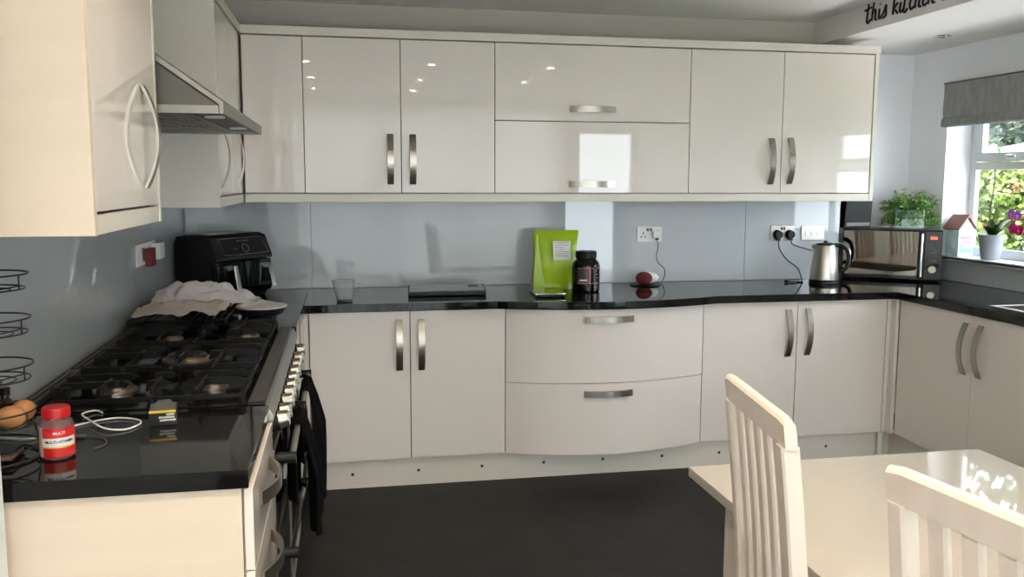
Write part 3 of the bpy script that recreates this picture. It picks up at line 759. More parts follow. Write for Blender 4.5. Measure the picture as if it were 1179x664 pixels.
def crumple(nm, x0, x1, y0, y1, zf, n, m_, lab, cat, seedv, amp, solid=.003):
    random.seed(seedv); from mathutils import noise
    tb = NB(); g = []
    for j in range(n + 1):
        row = []
        for i in range(n + 1):
            x = x0 + (x1 - x0) * i / n; y = y0 + (y1 - y0) * j / n
            z = zf(i / n, j / n) + amp * abs(noise.noise(Vector((x * 14 + seedv, y * 11, seedv)))) + amp * .5 * abs(noise.noise(Vector((x * 34, y * 30, seedv + 4))))
            e = .02 * noise.noise(Vector((x * 9, y * 9, 8 + seedv)))
            row.append(tb.verts.new((x + e, y + e, z)))
        g.append(row)
    for a, c in zip(g, g[1:]):
        for i in range(n): tb.faces.new((a[i], a[i + 1], c[i + 1], c[i]))
    bmesh.ops.recalc_face_normals(tb, faces=tb.faces)
    bmesh.ops.solidify(tb, geom=tb.faces[:], thickness=solid)
    return solo(nm, merge(NB(), tb), m_, lab, cat, ((x0 + x1) / 2, (y0 + y1) / 2, zr), sharp=70)
crumple('baking_paper', -.60, -.285, -.79, -.52, lambda s, t: zr + .008 + .03 * sin(pi * min(1, t * 1.1)) * (.6 + .4 * sin(pi * s)), 26, 'paper', 'crumpled brown baking paper lying on the wire cooling rack', 'baking paper', 2, .03)
def clothz(s, t):
    h = .078 * (1 - .45 * max(0, .35 - s) / .35) * max(0., 1 - (s * 1.03) ** 3.5) * (sin(pi * min(1, max(0, t * 1.0))) ** .5) if s < .97 else 0
    return zr + .006 + max(h, 0)
crumple('dish_cloth', -.60, -.20, -.50, -.30, clothz, 44, 'cloth', 'pale grey crumpled cloth heaped in front of the air fryer', 'cloth', 11, .032, .004)
crumple('paper_scrap', -.27, -.17, -.33, -.10, lambda s, t: .940 + .012 * sin(5 * s) + .008 * sin(7 * t), 12, 'cloth', 'loose flat end of pale wrapping beside the grey cloth', 'paper', 5, .012)
# ---- pan with pale lid
u = thing('frying_pan', 'small dark pan with a pale rimmed lid at the front corner of the hob end', 'pan', (-.168, -.60, .9585))
b = NB(); lathe(b, [(0, 0), (.075, 0), (.086, .008), (.092, .026), (.088, .026), (.082, .01), (0, .006)], (-.168, -.60, .9585), 40); part('pan_body', b, 'navy', u)
b = NB(); lathe(b, [(0, .032), (.072, .030), (.080, .036), (.097, .034), (.097, .030), (.080, .026), (0, .026)], (-.168, -.60, .9585), 40); part('lid', b, 'cloth', u, label='pale lid with a raised rim')
# ---- small box
u = thing('small_carton', 'small black carton with a yellow edge and white print on the near left worktop', 'box', (-.275, -1.965, .9105), R(8)); Mx = MW[u.name]
b = NB(); box(b, -.030, .030, -.04, .04, 0, .034, .0012); part('carton', b, 'ink', u, mtx=Mx)
b = NB(); box(b, -.0285, .0285, -.039, .039, .0342, .0350); part('top_face', b, 'greybrown', u, mtx=Mx)
b = NB(); box(b, -.0295, .0295, -.0408, -.0365, .0300, .0352, .0003); part('yellow_edge', b, 'gold', u, mtx=Mx)
b = NB()
random.seed(3)
for row, (xa, xb_) in enumerate(((.008, .026), (-.008, .026), (-.006, .027))):
    x = xa
    while x < xb_:
        ww = random.uniform(.0015, .0032); z0 = .0245 - row * .0068
        box(b, x, x + ww * .8, -.0409, -.0402, z0 - random.uniform(0, .001), z0 + random.uniform(.0028, .0042)); x += ww
part('print', b, 'label', u, mtx=Mx)
b = NB(); prism(b, [(-.02, .035), (-.012, .043), (.014, .043), (.02, .035)], 'y', .01, .038); part('flap', b, 'greybrown', u, mtx=Mx)
# ---- vitamin jar
jc = (-.436, -2.205, .9105)
u = thing('supplement_jar', 'clear supplement jar with a red lid and a red and white label', 'jar', jc)
b = NB(); lathe(b, [(0, 0), (.029, 0), (.0325, .004), (.0325, .068), (.030, .076), (.024, .081), (.024, .084), (.0, .084)], jc, 40); part('bottle', b, 'jar', u)
b = NB(); lathe(b, [(0, .002), (.0305, .004), (.0305, .058), (0, .058)], jc, 30); part('contents', b, 'red', u)
b = NB(); lathe(b, [(.0328, .006), (.0331, .006), (.0331, .066), (.0328, .066)], jc, 48)
part('label', b, 'red', u)
def wrap(bm, c, r, a0, a1, z0, z1, n=20, th=.0004):
    tb = NB(); rows = []
    for i in range(n + 1):
        a = a0 + (a1 - a0) * i / n
        rows.append([tb.verts.new((c[0] + rr * cos(a), c[1] + rr * sin(a), c[2] + z)) for rr, z in ((r, z0), (r + th, z0), (r + th, z1), (r, z1))])
    for p, q in zip(rows, rows[1:]):
        for k in range(4): tb.faces.new((p[k], p[(k + 1) % 4], q[(k + 1) % 4], q[k]))
    tb.faces.new(rows[0]); tb.faces.new(rows[-1][::-1]); bmesh.ops.recalc_face_normals(tb, faces=tb.faces)
    return merge(bm, tb)
ca = math.atan2(-4.11 - jc[1], .154 - jc[0])       # direction to viewer
b = wrap(NB(), jc, .0332, ca - 1.0, ca + 1.15, .028, .046); part('label_band', b, 'label', u)
b = wrap(NB(), jc, .0332, ca - 2.0, ca - .95, .006, .066); part('label_side', b, mat('pale_pink_print', (.62, .42, .36), .5), u)
b = wrap(NB(), jc, .0333, ca - .9, ca + 1.1, .0255, .0275); part('label_line', b, 'gold', u)
b = NB(); lathe(b, [(0, .084), (.026, .084), (.0265, .086), (.0265, .102), (.025, .105), (0, .105)], jc, 40)
for i in range(36):
    a = 2 * pi * i / 36; box(b, .0255, .0272, -.0008, .0008, .087, .101, mtx=Matrix.Translation((jc[0], jc[1], jc[2])) @ Matrix.Rotation(a, 4, 'Z'))
part('lid', b, 'redcap', u)
def text_bm(txt, size, ext=.0004, bold=0.):
    cu = bpy.data.curves.new('txt', 'FONT'); cu.body = txt; cu.size = size; cu.extrude = ext; cu.align_x = 'CENTER'; cu.align_y = 'CENTER'; cu.offset = bold
    ob = bpy.data.objects.new('txt', cu); COL.objects.link(ob)
    dg = bpy.context.evaluated_depsgraph_get(); me = bpy.data.meshes.new_from_object(ob.evaluated_get(dg))
    b = NB(); b.from_mesh(me); bpy.data.objects.remove(ob); bpy.data.curves.remove(cu); bpy.data.meshes.remove(me)
    return b
def text_wrap(txt, size, c, r, a_c, z, bold=0.):
    b = text_bm(txt, size, .0003, bold)
    for v in b.verts:
        a = a_c + v.co.x / r; rr = r + v.co.z + .0004
        v.co = Vector((c[0] + rr * cos(a), c[1] + rr * sin(a), c[2] + z + v.co.y))
    return b
part('label_text', text_wrap('MULTI-VITAMIN', .0078, jc, .0335, ca + .1, .038, .0002), 'ink', u)
part('label_text', text_wrap('MULTI', .008, jc, .0332, ca + .1, .056, .0001), 'label', u)
# ---- white cable
b = NB(); zc = .9135
pth = smooth_path([(-.64, -2.03, zc), (-.585, -2.06, zc), (-.52, -2.07, zc), (-.47, -1.985, zc), (-.40, -1.93, zc), (-.345, -1.945, zc), (-.322, -1.985, zc), (-.345, -2.035, zc), (-.39, -2.03, zc + .004), (-.445, -1.95, zc + .005), (-.475, -1.89, zc + .004), (-.455, -1.855, zc + .002), (-.435, -1.87, zc)], 8)
tube(b, pth, .0022, 8)
solo('charging_cable', b, 'plasticw', 'white charging cable looped on the near left worktop', 'cable', (-.45, -1.98, .911))
b = NB(); box(b, -.442, -.418, -2.078, -2.066, .911, .916, .001, mtx=None); tube(b, smooth_path([(-.418, -2.072, .9135), (-.38, -2.09, .9135), (-.36, -2.14, .913), (-.375, -2.17, .913)], 6), .0012, 6)
solo('cable_plug', b, 'greybrown', 'thin dark lead with a grey plug beside the red-lidded jar', 'cable', (-.42, -2.07, .911))
# ---- wire fruit rack, four round tiers
fc = Vector((-.560, -2.20))
u = thing('fruit_rack', 'black wire tiered fruit rack at the left edge', 'fruit rack', (fc.x, fc.y, .9105))
tiers = [1.260, 1.170, 1.075, .980]
def circ(c, r, z, n=36): return [(c.x + r * cos(2 * pi * i / n), c.y + r * sin(2 * pi * i / n), z) for i in range(n)]
for k, z in enumerate(tiers):
    r = .082
    b = NB(); tube(b, circ(fc, r, z + .030), .0019, 7, True)
    part('basket_rim', b, 'wire', u)
    b = NB(); tube(b, circ(fc, r * .92, z), .0017, 6, True); tube(b, circ(fc, r * .60, z - .004), .0015, 6, True); tube(b, circ(fc, r * .28, z - .007), .0015, 6, True)
    for i in range(4):
        a = pi / 4 + i * pi / 2
        tube(b, [(fc.x, fc.y, z - .008), (fc.x + r * .92 * cos(a), fc.y + r * .92 * sin(a), z)], .0015, 6)
    part('basket_floor', b, 'wire', u)
    for i in range(3):
        b = NB(); a = -.35 + i * 2 * pi / 3; ax, ay = cos(a), sin(a)
        tube(b, [(fc.x + r * .92 * ax, fc.y + r * .92 * ay, z), (fc.x + r * 1.0 * ax, fc.y + r * 1.0 * ay, z + .002), (fc.x + r * ax, fc.y + r * ay, z + .030)], .0016, 6); part('upright_wire', b, 'wire', u)
b = NB(); tube(b, [(fc.x, fc.y, .973), (fc.x, fc.y, 1.36)], .003, 8); part('centre_post', b, 'wire', u)
b = NB(); tube(b, circ(fc, .084, .9135), .0025, 7, True); tube(b, circ(fc, .084, .936), .002, 7, True)
for i in range(3):
    a = .3 + i * 2 * pi / 3; tube(b, [(fc.x + .084 * cos(a), fc.y + .084 * sin(a), .936), (fc.x + .076 * cos(a), fc.y + .076 * sin(a), .979)], .0016, 6)
for i in range(3):
    a = .3 + i * 2 * pi / 3; tube(b, [(fc.x + .084 * cos(a), fc.y + .084 * sin(a), .9135), (fc.x + .084 * cos(a), fc.y + .084 * sin(a), .936)], .002, 6)
part('base_ring', b, 'wire', u)
# eggs on the lowest basket
eggs = [((.052, -.034), 20, 'brown egg at the front of the lowest fruit rack basket'), ((.060, .020), 80, 'brown egg at the right side of the lowest fruit rack basket'), ((.000, -.050), -30, 'brown egg at the left of the lowest fruit rack basket, cut by the frame')]
for (dx, dy), a, lab in eggs:
    b = NB(); sphere(b, (fc.x + dx * .9, fc.y + dy * .9, 1.0035), .0225, 1.3, 1, 1, 24, Matrix.Rotation(R(a), 4, 'Z'))
    for v in b.verts: pass
    solo('egg', b, 'egg', lab, 'egg', (fc.x + dx * .9, fc.y + dy * .9, .981))
b = NB(); bc = (fc.x + .012, fc.y + .045, .9815); lathe(b, [(0, 0), (.016, 0), (.0175, .003), (.0175, .035), (.009, .044), (.008, .05), (0, .05)], bc, 24)
o = thing('small_bottle', 'small amber bottle with a black cap standing behind the eggs', 'bottle', bc); part('glass_body', b, 'amber', o)
b = NB(); lathe(b, [(0, .0505), (.0105, .0505), (.0105, .066), (0, .066)], bc, 20); part('cap', b, 'blackp', o)
o = thing('wallet', 'dark wallet with striped paper edges lying under the fruit rack', 'wallet', (fc.x + .005, fc.y - .01, .9165))
b = NB(); box(b, fc.x - .045, fc.x + .050, fc.y - .045, fc.y + .03, .9112, .918, .002); box(b, fc.x - .045, fc.x + .050, fc.y - .045, fc.y + .03, .927, .933, .002); box(b, fc.x - .045, fc.x - .041, fc.y - .043, fc.y + .028, .9181, .9269); part('cover', b, 'blackp', o)
b = NB(); box(b, fc.x - .040, fc.x + .048, fc.y - .043, fc.y + .027, .9182, .9268); part('papers', b, 'terra', o)

# ---- measuring jug
jc = (.150, .085, .9105)
u = thing('measuring_jug', 'clear plastic measuring jug with a handle on the back worktop', 'jug', jc)
b = NB(); lathe(b, [(0, 0), (.034, 0), (.036, .003), (.047, .092), (.050, .096), (.0475, .098), (.0445, .092), (.034, .005), (0, .004)], jc, 36)
for v in b.verts:
    if v.co.z > jc[2] + .085 and v.co.x < jc[0] - .03: v.co.x -= .010 * max(0, 1 - abs(v.co.y - jc[1]) / .03)
part('body', b, 'jugglass', u)
b = NB(); box(b, jc[0] + .044, jc[0] + .072, jc[1] - .006, jc[1] + .006, .985, .991, .002); box(b, jc[0] + .066, jc[0] + .072, jc[1] - .006, jc[1] + .006, .932, .985, .002); part('handle', b, 'jugglass', u)
b = NB(); lathe(b, [(0, .0), (.0335, .0), (.0365, .010), (.035, .0105), (0, .0045)], jc, 30); part('base_tint', b, 'navy', u)
# ---- black slab (kitchen scale / laptop)
u = thing('black_tablet_stand', 'flat black slab-shaped kitchen appliance lying on the back worktop', 'appliance', (.66, .3, .9105))
b = NB(); prism(b, [(.455, .160), (.842, .165), (.872, .46), (.475, .455)], 'z', .914, .934, .003); part('slab', b, 'blackp', u)
b = NB(); prism(b, [(.462, .168), (.836, .172), (.864, .452), (.482, .448)], 'z', .9342, .9352); part('top_plate', b, 'granite', u)
for i in range(4):
    b = NB(); box(b, .78, .83, .40 - i * .02, .408 - i * .02, .9353, .9360); part('vent_slot', b, 'seam', u)
b = NB()
for x, y in ((.48, .19), (.82, .19), (.5, .43), (.84, .43)): cyl(b, (x, y, .9105), (x, y, .9142), .01, .01, 12)
part('foot', b, 'rubber', u)
# ---- lime pouch
u = thing('foil_pouch', 'large lime green foil pouch with a white label', 'pouch', (1.235, .41, .9105))
tb = NB(); n = 18; rings = []
for j in range(15):
    v = j / 14; z = .9105 + .305 * v
    hw_ = .109 + .012 * v + .003 * sin(v * 9); dep = .055 * (1 - v) ** .8 + .004
    xc_ = 1.233 + .031 * v
    ring_ = []
    for i in range(n * 2):
        a = 2 * pi * i / (n * 2); c_, s_ = cos(a), sin(a)
        x = xc_ + hw_ * (abs(c_) ** .35) * (1 if c_ > 0 else -1); y = .40 + .04 * v + dep * (abs(s_) ** .7) * (1 if s_ > 0 else -1)
        y += .010 * sin(a * 5 + v * 7) * (1 - v) * .8 + .006 * sin(v * 14 + a * 2)*(1-v)
        ring_.append(tb.verts.new((x, y, z)))
    rings.append(ring_)
for a, c in zip(rings, rings[1:]):
    for i in range(n * 2): tb.faces.new((a[i], a[(i + 1) % (2 * n)], c[(i + 1) % (2 * n)], c[i]))
tb.faces.new(rings[0][::-1]); tb.faces.new(rings[-1]); bmesh.ops.recalc_face_normals(tb, faces=tb.faces)
part('bag', merge(NB(), tb), 'lime', u, sharp=60)
b = NB(); prism(b, [(1.118, .9115), (1.188, .9115), (1.165, 1.02), (1.140, 1.20), (1.132, 1.20)], 'y', .335, .345, .002); b.transform(Matrix.Translation((0, .005, 0)))
part('side_gusset', b, 'lime', u)
b = NB(); q = [(1.235, 1.160), (1.332, 1.160), (1.328, 1.062), (1.232, 1.062)]
tb = NB(); prism(tb, q, 'y', 0, .0008); Mp = Matrix.Translation((0, .372, 0)); b = merge(b, tb, Mp)
for v in b.verts: v.co.y += (v.co.z - 1.062) * .29 - .004
lb = part('label', b, 'label', u)
b = NB(); random.seed(2)
for i in range(7):
    z = 1.148 - i * .011; y = .3665 + (z - 1.062) * .29; box(b, 1.243, 1.243 + random.uniform(.05, .078), y, y + .0004, z, z + .003)
part('label_print', b, mat('grey_print', (.3, .3, .3), .6), u)
# ---- black protein tub
jc = (1.375, .245, .9105)
u = thing('protein_tub', 'black plastic supplement tub with a black lid beside the green pouch', 'tub', jc)
b = NB(); lathe(b, [(0, 0), (.066, 0), (.072, .006), (.073, .13), (.068, .150), (.052, .166), (.048, .172), (0, .172)], jc, 44); part('tub_body', b, 'blackg', u)
b = NB(); lathe(b, [(0, .1725), (.053, .1725), (.054, .176), (.054, .204), (.051, .208), (0, .208)], jc, 44)
for i in range(44):
    a = 2 * pi * i / 44; box(b, .0532, .0548, -.0012, .0012, .177, .203, mtx=Matrix.Translation(jc) @ Matrix.Rotation(a, 4, 'Z'))
part('lid', b, 'blackp', u)
ca = math.atan2(-4.11 - jc[1], .154 - jc[0])
b = wrap(NB(), jc, .0732, ca - 1.2, ca - .62, .05, .125); part('label_panel', b, 'blackp', u)
b = wrap(NB(), jc, .0735, ca - .62, ca + .30, .046, .126); part('label_panel', b, mat('label_dark', (.06, .05, .055), .4), u)
for z0 in (.046, .124): b = wrap(NB(), jc, .0738, ca - .62, ca + 1.2, z0, z0 + .0025); part('label_line', b, 'pink', u)
b = wrap(NB(), jc, .0738, ca + .26, ca + .34, .046, .126); part('label_line', b, 'pink', u)
b = wrap(NB(), jc, .0738, ca - .45, ca + .1, .060, .068); part('label_print', b, 'label', u)
b = NB(); random.seed(9)
for i in range(10): wrap(b, jc, .0738, ca + .55, ca + .55 + random.uniform(.2, .42), .054 + i * .0068, .0565 + i * .0068, 6)
part('label_print', b, 'screen', u)
# ---- small glossy scale in front of pouch
u = thing('kitchen_scale', 'slim glass-topped kitchen scale in front of the green pouch', 'scale', (1.15, .16, .9105))
b = NB(); prism(b, [(1.066, .032), (1.214, .036), (1.250, .285), (1.087, .285)], 'z', .9125, .924, .002); part('body', b, 'blackp', u)
b = NB(); prism(b, [(1.064, .030), (1.216, .034), (1.252, .287), (1.085, .287)], 'z', .9242, .929, .001); part('glass_plate', b, mat('scale_glass', (.45, .45, .44), .06, metal=1.), u, label='reflective glass top')
b = NB()
for x, y in ((1.09, .06), (1.2, .06), (1.11, .26), (1.22, .26)): cyl(b, (x, y, .9105), (x, y, .9128), .008, .008, 10)
part('foot', b, 'rubber', u)
# ---- smart-speaker-like device
jc = (1.765, .44, .9105)
u = thing('smart_speaker', 'small rounded maroon and white speaker plugged in on the back worktop', 'speaker', jc)
b = NB(); lathe(b, [(0, 0), (.075, 0), (.082, .003), (.075, .007), (0, .008)], jc, 40); part('mat', b, 'blackp', u)
b = NB(); sphere(b, (1.788, .462, .950), .036, 1.75, 1.1, .93, 32); part('body', b, 'plasticw', u)
for v in []: pass
b = NB(); sphere(b, (1.757, .432, .951), .036, 1.25, .62, .97, 28, Matrix.Rotation(R(-20), 4, 'Z')); part('speaker_grille', b, 'echo', u)
# ---- sockets
def socket(xc, zc_, lab, m_='plasticw', plugs=(), name='wall_socket', face='y'):
    u = thing(name, lab, 'socket', (xc, .5905, zc_ - .043))
    b = NB(); box(b, xc - .0735, xc + .0735, .5835, .5912, zc_ - .043, zc_ + .043, .003); part('face_plate', b, m_, u)
    return u
u = socket(1.837, 1.181, 'white double wall socket with a small black plug lead above the speaker')
def pinholes(u, xc, zc_, m_='ink'):
    b = NB(); box(b, xc - .003, xc + .003, .5825, .5834, zc_ + .004, zc_ + .016); box(b, xc - .016, xc - .007, .5825, .5834, zc_ - .012, zc_ - .005); box(b, xc + .007, xc + .016, .5825, .5834, zc_ - .012, zc_ - .005); part('pin_hole', b, m_, u)
pinholes(u, 1.800, 1.175)
for x in (1.825, 1.845):
    b = NB(); box(b, x - .007, x + .007, .5805, .5835, 1.198, 1.214, .001); part('switch', b, 'greybrown', u)
b = NB(); box(b, 1.853, 1.898, .5625, .5834, 1.160, 1.200, .006); solo('plug', b, 'plasticw', 'white plug in the socket above the speaker', 'plug', (1.875, .575, 1.16))
b = NB(); box(b, 1.862, 1.882, .555, .5622, 1.148, 1.160, .002)
tube(b, smooth_path([(1.872, .558, 1.148), (1.88, .558, 1.11), (1.872, .56, 1.06), (1.885, .56, 1.02), (1.918, .56, .99), (1.922, .555, .955), (1.895, .53, .918), (1.85, .50, .918)], 8), .0022, 8)
solo('power_lead', b, 'ink', 'thin dark lead hanging from the white socket down to the speaker', 'cable', (1.88, .55, .92))
u = socket(2.646, 1.181, 'brushed metal double socket with two black plugs behind the kettle', 'nickel')
for x in (2.638, 2.654):
    b = NB(); box(b, x - .006, x + .006, .5805, .5835, 1.198, 1.214, .001); part('switch', b, 'ink', u)
for k, (x, lab) in enumerate(((2.612, 'black plug on the left of the metal socket behind the kettle'), (2.688, 'black plug on the right of the metal socket behind the kettle'))):
    b = NB(); cyl(b, (x, .583, 1.172), (x, .555, 1.172), .027, .022, 20); box(b, x - .009, x + .009, .556, .575, 1.138, 1.15, .002)
    solo('plug', b, 'blackp', lab, 'plug', (x, .57, 1.15))
b = NB(); tube(b, smooth_path([(2.612, .565, 1.138), (2.618, .56, 1.09), (2.66, .55, 1.03), (2.715, .53, .985), (2.72, .50, .95), (2.71, .46, .92), (2.700, .442, .916)], 8), .0035, 8)
solo('power_lead', b, 'ink', 'black lead curling down from the left plug to the kettle base', 'cable', (2.7, .5, .92))
b = NB(); tube(b, smooth_path([(2.688, .565, 1.138), (2.70, .56, 1.115), (2.76, .555, 1.095), (2.84, .55, 1.075), (2.93, .54, 1.05), (2.99, .56, 1.0), (3.03, .62, .96)], 8), .0035, 8)
solo('power_lead', b, 'ink', 'black lead running right from the right plug behind the kettle', 'cable', (2.8, .55, 1.0))
u = socket(2.837, 1.180, 'brushed metal triple fused switch plate right of the plugs', 'nickel', name='switch_plate')
for i in range(3):
    x = 2.80 + i * .037; b = NB(); box(b, x - .012, x + .012, .5805, .5835, 1.165, 1.195, .002); part('switch', b, 'silver', u)
# left wall socket
u = thing('wall_socket', 'white double socket on the left wall splashback with a plug and adaptor', 'socket', (-.651, -.29, 1.13))
b = NB(); box(b, -.6512, -.6435, -.475, -.13, 1.135, 1.221, .003); part('face_plate', b, 'plasticw', u)
b = NB(); box(b, -.6434, -.6425, -.39, -.34, 1.150, 1.205); part('switch_panel', b, 'nickel', u)
b = NB(); box(b, -.6434, -.605, -.235, -.135, 1.145, 1.215, .006); solo('plug', b, 'plasticw', 'bulky white plug adaptor in the left wall socket', 'plug', (-.62, -.18, 1.145))
b = NB(); box(b, -.6434, -.615, -.335, -.27, 1.125, 1.20, .004); solo('plug', b, 'echo', 'dark reddish plug in the middle of the left wall socket', 'plug', (-.63, -.30, 1.125))
# ---- kettle
jc = (2.797, .375, .9105)
u = thing('kettle', 'brushed steel electric kettle with a black handle on the right', 'kettle', jc)
b = NB(); lathe(b, [(0, .0), (.080, .0), (.082, .004), (.080, .018), (.074, .020), (0, .020)], jc, 44); part('power_base', b, 'blackp', u)
b = NB(); lathe(b, [(0, .021), (.076, .021), (.078, .026), (.074, .08), (.064, .16), (.055, .208), (.052, .214), (0, .214)], jc, 48); part('kettle_body', b, 'steel', u)
b = NB(); lathe(b, [(0, .2145), (.051, .2145), (.050, .220), (.03, .226), (0, .228)], jc, 40); cyl(b, (jc[0], jc[1], jc[2] + .226), (jc[0], jc[1], jc[2] + .238), .012, .010, 18); part('lid', b, 'blackp', u)
hd = Vector((.92, -.39, 0)).normalized()
def kp(r, z): return Vector(jc) + hd * r + Vector((0, 0, z))
b = NB(); tube(b, smooth_path([kp(.045, .212), kp(.085, .212), kp(.118, .185), (kp(.125, .13)), kp(.112, .085), kp(.075, .070)], 6), .0115, 12); part('handle', b, 'blackp', u)
b = NB(); tube(b, smooth_path([kp(.060, .2255), kp(.09, .222), kp(.127, .19), kp(.134, .13), kp(.122, .085)], 6), .004, 8); part('handle_trim', b, 'chrome', u)
b = NB(); sp = -hd; tubep = [Vector(jc) + sp * .048 + Vector((0, 0, .205)), Vector(jc) + sp * .072 + Vector((0, 0, .203))]; cyl(b, tubep[0], tubep[1], .018, .008, 16); part('spout', b, 'steel', u)
# small leftover item left of the kettle
b = NB(); tube(b, smooth_path([(2.60, .43, .9145), (2.63, .41, .916), (2.66, .43, .914), (2.69, .41, .9145)], 5), .004, 8); cyl(b, (2.60, .43, .911), (2.60, .43, .924), .012, .012, 14)
solo('bottle_opener', b, 'blackp', 'small dark gadget lying on the worktop left of the kettle', 'gadget', (2.64, .42, .9105))

# ---- microwave, turned to face the room from the corner
fl = Vector((3.030, .585)); fr = Vector((3.468, .290)); ux = (fr - fl); Wm = ux.length; am = math.atan2(ux.y, ux.x)
u = thing('microwave_oven', 'black microwave oven with a mirrored door, angled in the right corner', 'microwave', (fl.x, fl.y, .9105), am); Mx = MW[u.name]
Hm = .295; Dm = .232
b = NB(); box(b, 0, Wm, .018, Dm, .016, Hm, .004); part('cabinet', b, 'darksteel', u, mtx=Mx)
b = NB(); box(b, 0.0, Wm, 0.0, .018, .010, Hm, .003); part('front_frame', b, 'blackp', u, mtx=Mx)
b = NB(); box(b, .004, Wm * .765, -.016, -.001, .030, Hm - .010, .003); d = part('mirror_door', b, 'mirror', u, mtx=Mx)
b = NB(); box(b, .006, Wm * .765, -.0168, -.002, .014, .030, .001); part('lower_band', b, 'blackg', u, mtx=Mx)
b = NB(); cyl(b, (Wm * .80, -.03, .03), (Wm * .80, -.03, Hm - .02), .0085, .0085, 14); box(b, Wm * .795, Wm * .805, -.03, -.001, .04, .052); box(b, Wm * .795, Wm * .805, -.03, -.001, Hm - .045, Hm - .033); part('door_handle', b, 'chrome', d, mtx=Mx)
b = NB(); box(b, Wm * .83, Wm - .004, -.006, -.001, .014, Hm - .008, .002); cpn = part('control_panel', b, 'blackg', u, mtx=Mx)
b = NB(); cyl(b, (Wm * .91, -.006, .072), (Wm * .91, -.024, .072), .022, .019, 28); part('dial', b, 'nickel', cpn, mtx=Mx)
b = NB()
for i in range(4):
    x = Wm * .885 + i * .009; box(b, x, x + .0015, -.0075, -.0062, .243, .257); box(b, x + .004, x + .0055, -.0075, -.0062, .243, .257); box(b, x + .0015, x + .004, -.0075, -.0062, .2555, .257); box(b, x + .0015, x + .004, -.0075, -.0062, .243, .2445)
part('clock_display', b, 'redled', cpn, mtx=Mx, label='small red digital clock')
for i in range(3):
    for k in range(2):
        b = NB(); x = Wm * .875 + k * .025; z0 = .115 + i * .028; box(b, x, x + .016, -.0072, -.0062, z0, z0 + .012, .0005); part('button', b, 'greybrown', cpn, mtx=Mx)
b = NB()
for x in (.03, Wm - .03):
    for y in (.04, Dm - .03): cyl(b, (x, y, 0.0002), (x, y, .017), .012, .012, 12)
part('foot', b, 'rubber', u, mtx=Mx)
zmt = .9105 + Hm
# frame / black device on the microwave
u = thing('digital_photo_frame', 'small black box-shaped device standing on the left of the microwave', 'device', (3.115, .625, zmt))
b = NB(); prism(b, [(.585, zmt + .0005), (.70, zmt + .0005), (.72, zmt + .175), (.570, zmt + .175)], 'x', 3.035, 3.205, .004); part('body', b, 'blackp', u)
b = NB(); box(b, 3.045, 3.195, .579, .583, zmt + .012, zmt + .032, .001); part('front_strip', b, 'darksteel', u)
b = NB(); cyl(b, (3.034, .63, zmt + .055), (3.022, .63, zmt + .06), .006, .005, 12); part('knob', b, 'blackp', u)
# fern in blue box
pc = (3.455, .585)
pm = Matrix.Translation((pc[0], pc[1], zmt + .0005)) @ Matrix.Rotation(am, 4, 'Z')
u = thing('potted_fern', 'leafy green fern in a slate blue wooden box on top of the microwave', 'potted plant', (pc[0], pc[1], zmt + .0005), am); Mx = MW[u.name]
b = NB(); ox, oy = -.075, -.055
box(b, ox, -ox, oy, oy + .008, .06, .105, .001); box(b, ox, -ox, -oy - .008, -oy, 0, .105, .001); box(b, ox, ox + .008, oy + .008, -oy - .008, 0, .105, .001); box(b, -ox - .008, -ox, oy + .008, -oy - .008, 0, .105, .001); box(b, ox, -ox, oy + .008, -oy - .008, 0.0, .006)
part('planter_box', b, 'bluebox', u, mtx=Mx)
b = NB(); box(b, ox, -ox, oy - .001, oy + .008, 0.0, .056, .001); part('front_board', b, 'pastel', u, mtx=Mx)
b = NB(); box(b, -ox + .0005, -ox + .006, oy - .004, oy + .006, 0, .125, .001); part('corner_strip', b, 'white', u, mtx=Mx)
b = NB(); box(b, ox + .009, -ox - .009, oy + .009, -oy - .009, .085, .095); part('soil', b, 'soil', u, mtx=Mx)
random.seed(21); tb = NB()
def leafquad(tb, p, d, l, w_):
    d = d.normalized(); s = d.cross(Vector((random.uniform(-1, 1), random.uniform(-1, 1), random.uniform(-1, 1)))).normalized()
    v = [tb.verts.new(p), tb.verts.new(p + d * l * .5 + s * w_), tb.verts.new(p + d * l), tb.verts.new(p + d * l * .5 - s * w_)]
    tb.faces.new(v)
st = NB()
for i in range(230):
    a = random.uniform(0, 2 * pi); L = random.uniform(.06, .135); up = random.uniform(.45, 1.3)
    if i % 3 == 0: up = random.uniform(.0, .5); L = random.uniform(.10, .165)
    p = Vector((random.uniform(-.055, .055), random.uniform(-.035, .035), .095)); dirv = Vector((cos(a), sin(a) * .62, up)).normalized()
    if dirv.y > .1: dirv.y *= .35
    pts = []; seg = 9
    for k in range(seg + 1):
        pts.append(p.copy()); p = p + dirv * L / seg; dirv.z -= (.13 if i % 3 else .24); dirv.normalize()
        dirv.z = max(dirv.z, -.92)
    if i % 2 == 0: tube(st, pts, .0009, 4)
    for q_ in pts[2:]:
        for _ in range(6):
            dd = Vector((random.uniform(-1, 1), random.uniform(-1, 1), random.uniform(-.5, .8))); leafquad(tb, q_ + dd * .003, dd, random.uniform(.012, .026), random.uniform(.0022, .0045))
zl = .012
for v in tb.verts:
    if v.co.z < zl: v.co.z = zl
for v in st.verts:
    if v.co.z < zl: v.co.z = zl
part('fronds', merge(NB(), tb), 'leaf', u, mtx=Mx); part('stems', st, 'stem', u, mtx=Mx)
b = NB(); box(b, -.14, -.105, -.06, -.04, 0.0005, .010, .002); b.transform(pm); solo('small_trinket', b, 'white', 'tiny pale object on the microwave top under the fern', 'trinket', (3.36, .62, zmt))
